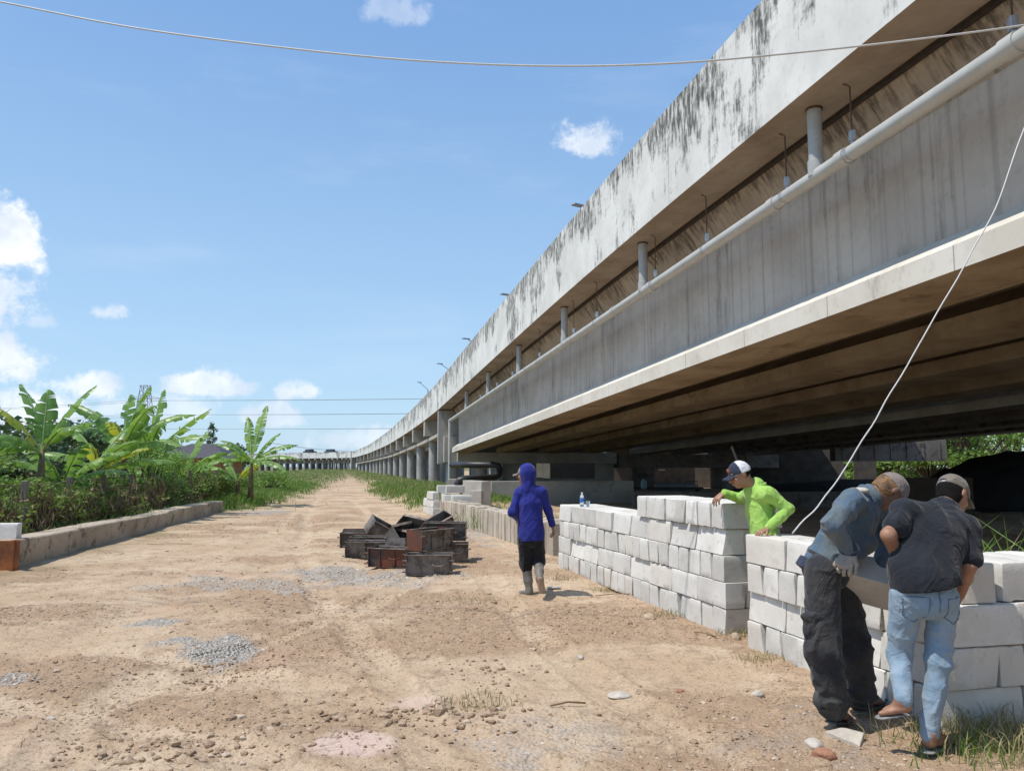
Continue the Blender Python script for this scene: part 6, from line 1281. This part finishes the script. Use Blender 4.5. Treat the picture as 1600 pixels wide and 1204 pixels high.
# ================================================================ far side seen under the girders
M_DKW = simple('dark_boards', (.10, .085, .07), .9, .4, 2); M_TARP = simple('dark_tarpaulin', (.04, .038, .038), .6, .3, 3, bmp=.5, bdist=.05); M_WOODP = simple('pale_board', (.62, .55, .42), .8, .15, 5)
q = P(848, 734.5, 33.2); mb = MB(); mb.box((q[0]-.13, q[1], q[2]), (.28, .02, .60), .08); mb.box((q[0]+.16, q[1]+.02, q[2]-.02), (.30, .02, .62), -.08); tag(mb.build('board', M_WOODP, loc=tuple(q)), 'two pale cream boards hung on the dark pier wall', 'board')
q = P(895, 735, 33.6); mb = MB(); mb.box((q[0], q[1], q[2]), (1.9, .05, .66), 0); tag(mb.build('tarpaulin', M_TARP, loc=tuple(q)), 'black tarpaulin hung beside the pale boards', 'tarpaulin')
# shack with clutter between the piers
g = P(1050, 740, 62); sh = root('shack', 'dim wooden shack with slatted front between the piers', 'shack', (g[0], g[1], 0))
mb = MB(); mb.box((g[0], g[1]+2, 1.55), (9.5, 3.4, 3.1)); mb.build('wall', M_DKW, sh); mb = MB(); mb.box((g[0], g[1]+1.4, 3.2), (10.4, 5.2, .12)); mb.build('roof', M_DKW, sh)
for i, (u, v, w_, h_) in enumerate(((1010, 722, 1.1, .35), (1036, 724, .5, 1.0), (1062, 722, .8, .5), (1106, 724, .6, .9))):
    q = P(u, v, 61.7)
    for k in range(4): mb = MB(); mb.box((q[0], g[1]+.25, q[2]-h_/2+k*h_/4), (w_, .04, h_*.09)); mb.build('slat', simple('pale_slat', (.42, .44, .42), .7, .2, 4) if k == 0 and i == 0 else bpy.data.materials['pale_slat'], sh)
q = P(1055, 766, 38); mb = MB(); mb.box((q[0], q[1], q[2]), (2.1, .05, .6)); tag(mb.build('panel', simple('pale_panel', (.33, .36, .36), .6, .3, 2), loc=tuple(q)), 'pale flat panel leaning behind the long wall', 'panel')
q = P(1080, 758, 37); mb = MB(); mb.tube([(q[0]-.3, q[1], q[2]-.35), (q[0]-.3, q[1], q[2]+.2), (q[0]+.3, q[1], q[2]+.2), (q[0]+.3, q[1], q[2]-.35)], .02, 6); tag(mb.build('chair_frame', M_BLACKP, loc=tuple(q)), 'dark tubular chair back in front of the pale panel', 'chair')
q = P(1006, 755, 37); mb = MB(); lathe(mb, (q[0], q[1], q[2]-.25), [(.12, 0), (.14, .03), (.14, .35), (.06, .42), (.05, .48)]); tag(mb.build('water_jug', simple('bluish_plastic', (.30, .48, .50), .3, .1), smooth=True, ang=50, loc=tuple(q)), 'bluish water jug standing in the shade by the shack', 'jug')
q = P(1002, 775, 37.5); mb = MB(); mb.box((q[0]+1.2, q[1]+.3, .55), (3.6, .8, .08)); 
for sx in (-.4, 2.8): mb.box((q[0]+sx, q[1]+.3, .25), (.08, .7, .55))
tag(mb.build('work_table', M_DKW, loc=(q[0], q[1], .5)), 'rough dark table under the bridge', 'table')
mb = MB(); mb.tube([P(1143, 697, 30), P(1155, 728, 30)], .05, 8); tag(mb.build('pvc_stub', M_PIPEL, loc=tuple(P(1149, 712, 30))), 'short pale pipe stub above the white cap', 'pipe')
# dark rubble mound under tarp, low brown wall
def mound(u, Y, w_, dpt, h_, mat, name, label, cat, seed, sh_=1.0):
    g = P(u, 728, Y); n = 60; m_ = 24; V = []; 
    for j in range(m_+1):
        for i in range(n+1):
            a, b_ = i/n*2-1, j/m_*2-1; r_ = max(0, 1-(a*a+b_*b_)**.8); z = h_*r_**.75*(1+.35*float(fbm(a*3, b_*3, 0, 4, seed))); V.append((g[0]+a*w_, g[1]+b_*dpt, z-.05))
    Fc = [(j*(n+1)+i, j*(n+1)+i+1, (j+1)*(n+1)+i+1, (j+1)*(n+1)+i) for j in range(m_) for i in range(n)]
    return tag(mesh_obj(name, V, Fc, mat, smooth=True, loc=(g[0], g[1], 0)), label, cat)
mound(1610, 30, 5.2, 3.0, 2.35, M_TARP, 'tarpaulin_heap', 'big dark tarpaulin-covered heap at the right under the bridge', 'heap', 5)
mound(1340, 44, 9, 3.0, .85, simple('dark_earth', (.06, .045, .035), .95, .4, 3), 'earth_bank', 'low dark earth bank beyond the second flyover', 'earth bank', 6)
slabthing('brown_wall', 'low brown wall in the shade behind the bent workers', 'low wall', 1385, 1520, (746, 746), 24, 24, .3, simple('brown_plaster', (.10, .07, .05), .9, .3, 3))
g = P(1387, 705, 46); mb = MB(); mb.box((g[0], g[1], g[2]+.1), (6.6, .8, 1.35)); 
for k in range(-3, 4): mb.box((g[0]+k*.95, g[1]-.42, g[2]+.1), (.08, .06, 1.2))
tag(mb.build('cross_head', M_DKPIER, loc=tuple(g)), 'dark concrete crosshead of the second flyover', 'beam')
for i, (u, Y, w_, h_, lab) in enumerate(((1395, 75, 5, 4.2, 'sunlit tree seen in the low gap beyond the bridge'), (1450, 70, 4.5, 4.8, 'bright tree beyond the bridge left of the dark heap'), (1510, 66, 4.5, 6.5, 'tall leafy tree beyond the bridge over the dark heap'), (1580, 74, 6, 8.5, 'feathery tree beyond the bridge at the right edge'), (1330, 80, 4, 5, 'small tree glimpsed beside the hanging cable'), (1680, 60, 6, 7, 'tree beyond the right edge of the frame'))):
    shrub(u, 728, Y, w_, h_, leafmat('sunlit_tree_leaves', (.09, .18, .03), (.24, .36, .08), .5, .6, .4) if i == 0 else bpy.data.materials['sunlit_tree_leaves'], lab, 130+i, .17, 40, 'tree', 'tree', 'trees beyond the flyovers', per=110)
slabthing('dark_screen', 'added dark screen blocking the bright view under the second flyover left of the cable', 'dark_screen', 1085, 1317, (700, 700), 58, 54, .1, M_DKW, z0=-.3)  # dark screens added to keep the openings under the second flyover dark
slabthing('dark_screen', 'narrow added dark screen right of the cable under the second flyover', 'dark_screen', 1333, 1368, (704, 704), 54, 54, .1, M_DKW, z0=-.3)
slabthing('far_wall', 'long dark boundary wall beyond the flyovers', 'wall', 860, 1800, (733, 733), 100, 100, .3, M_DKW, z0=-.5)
p = scatter(15000, 10, 60, 46, 95, lambda x, y: (x > 6.11-.215*y+24.5)*1.0); blades('far_side_grass', p, .5, .03, 7, M_GRASS, 'grass beyond the flyovers')
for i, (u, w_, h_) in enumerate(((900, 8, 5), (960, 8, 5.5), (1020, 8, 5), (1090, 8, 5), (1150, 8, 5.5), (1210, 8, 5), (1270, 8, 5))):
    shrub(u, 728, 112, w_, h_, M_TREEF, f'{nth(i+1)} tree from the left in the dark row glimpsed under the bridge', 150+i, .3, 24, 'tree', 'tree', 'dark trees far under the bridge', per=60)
car(484, 710.5, 216, (.03, .03, .035), 'dark car on the far viaduct, the left one'); car(517, 710.5, 212, (.04, .045, .05), 'dark car on the far viaduct, right of the other one')
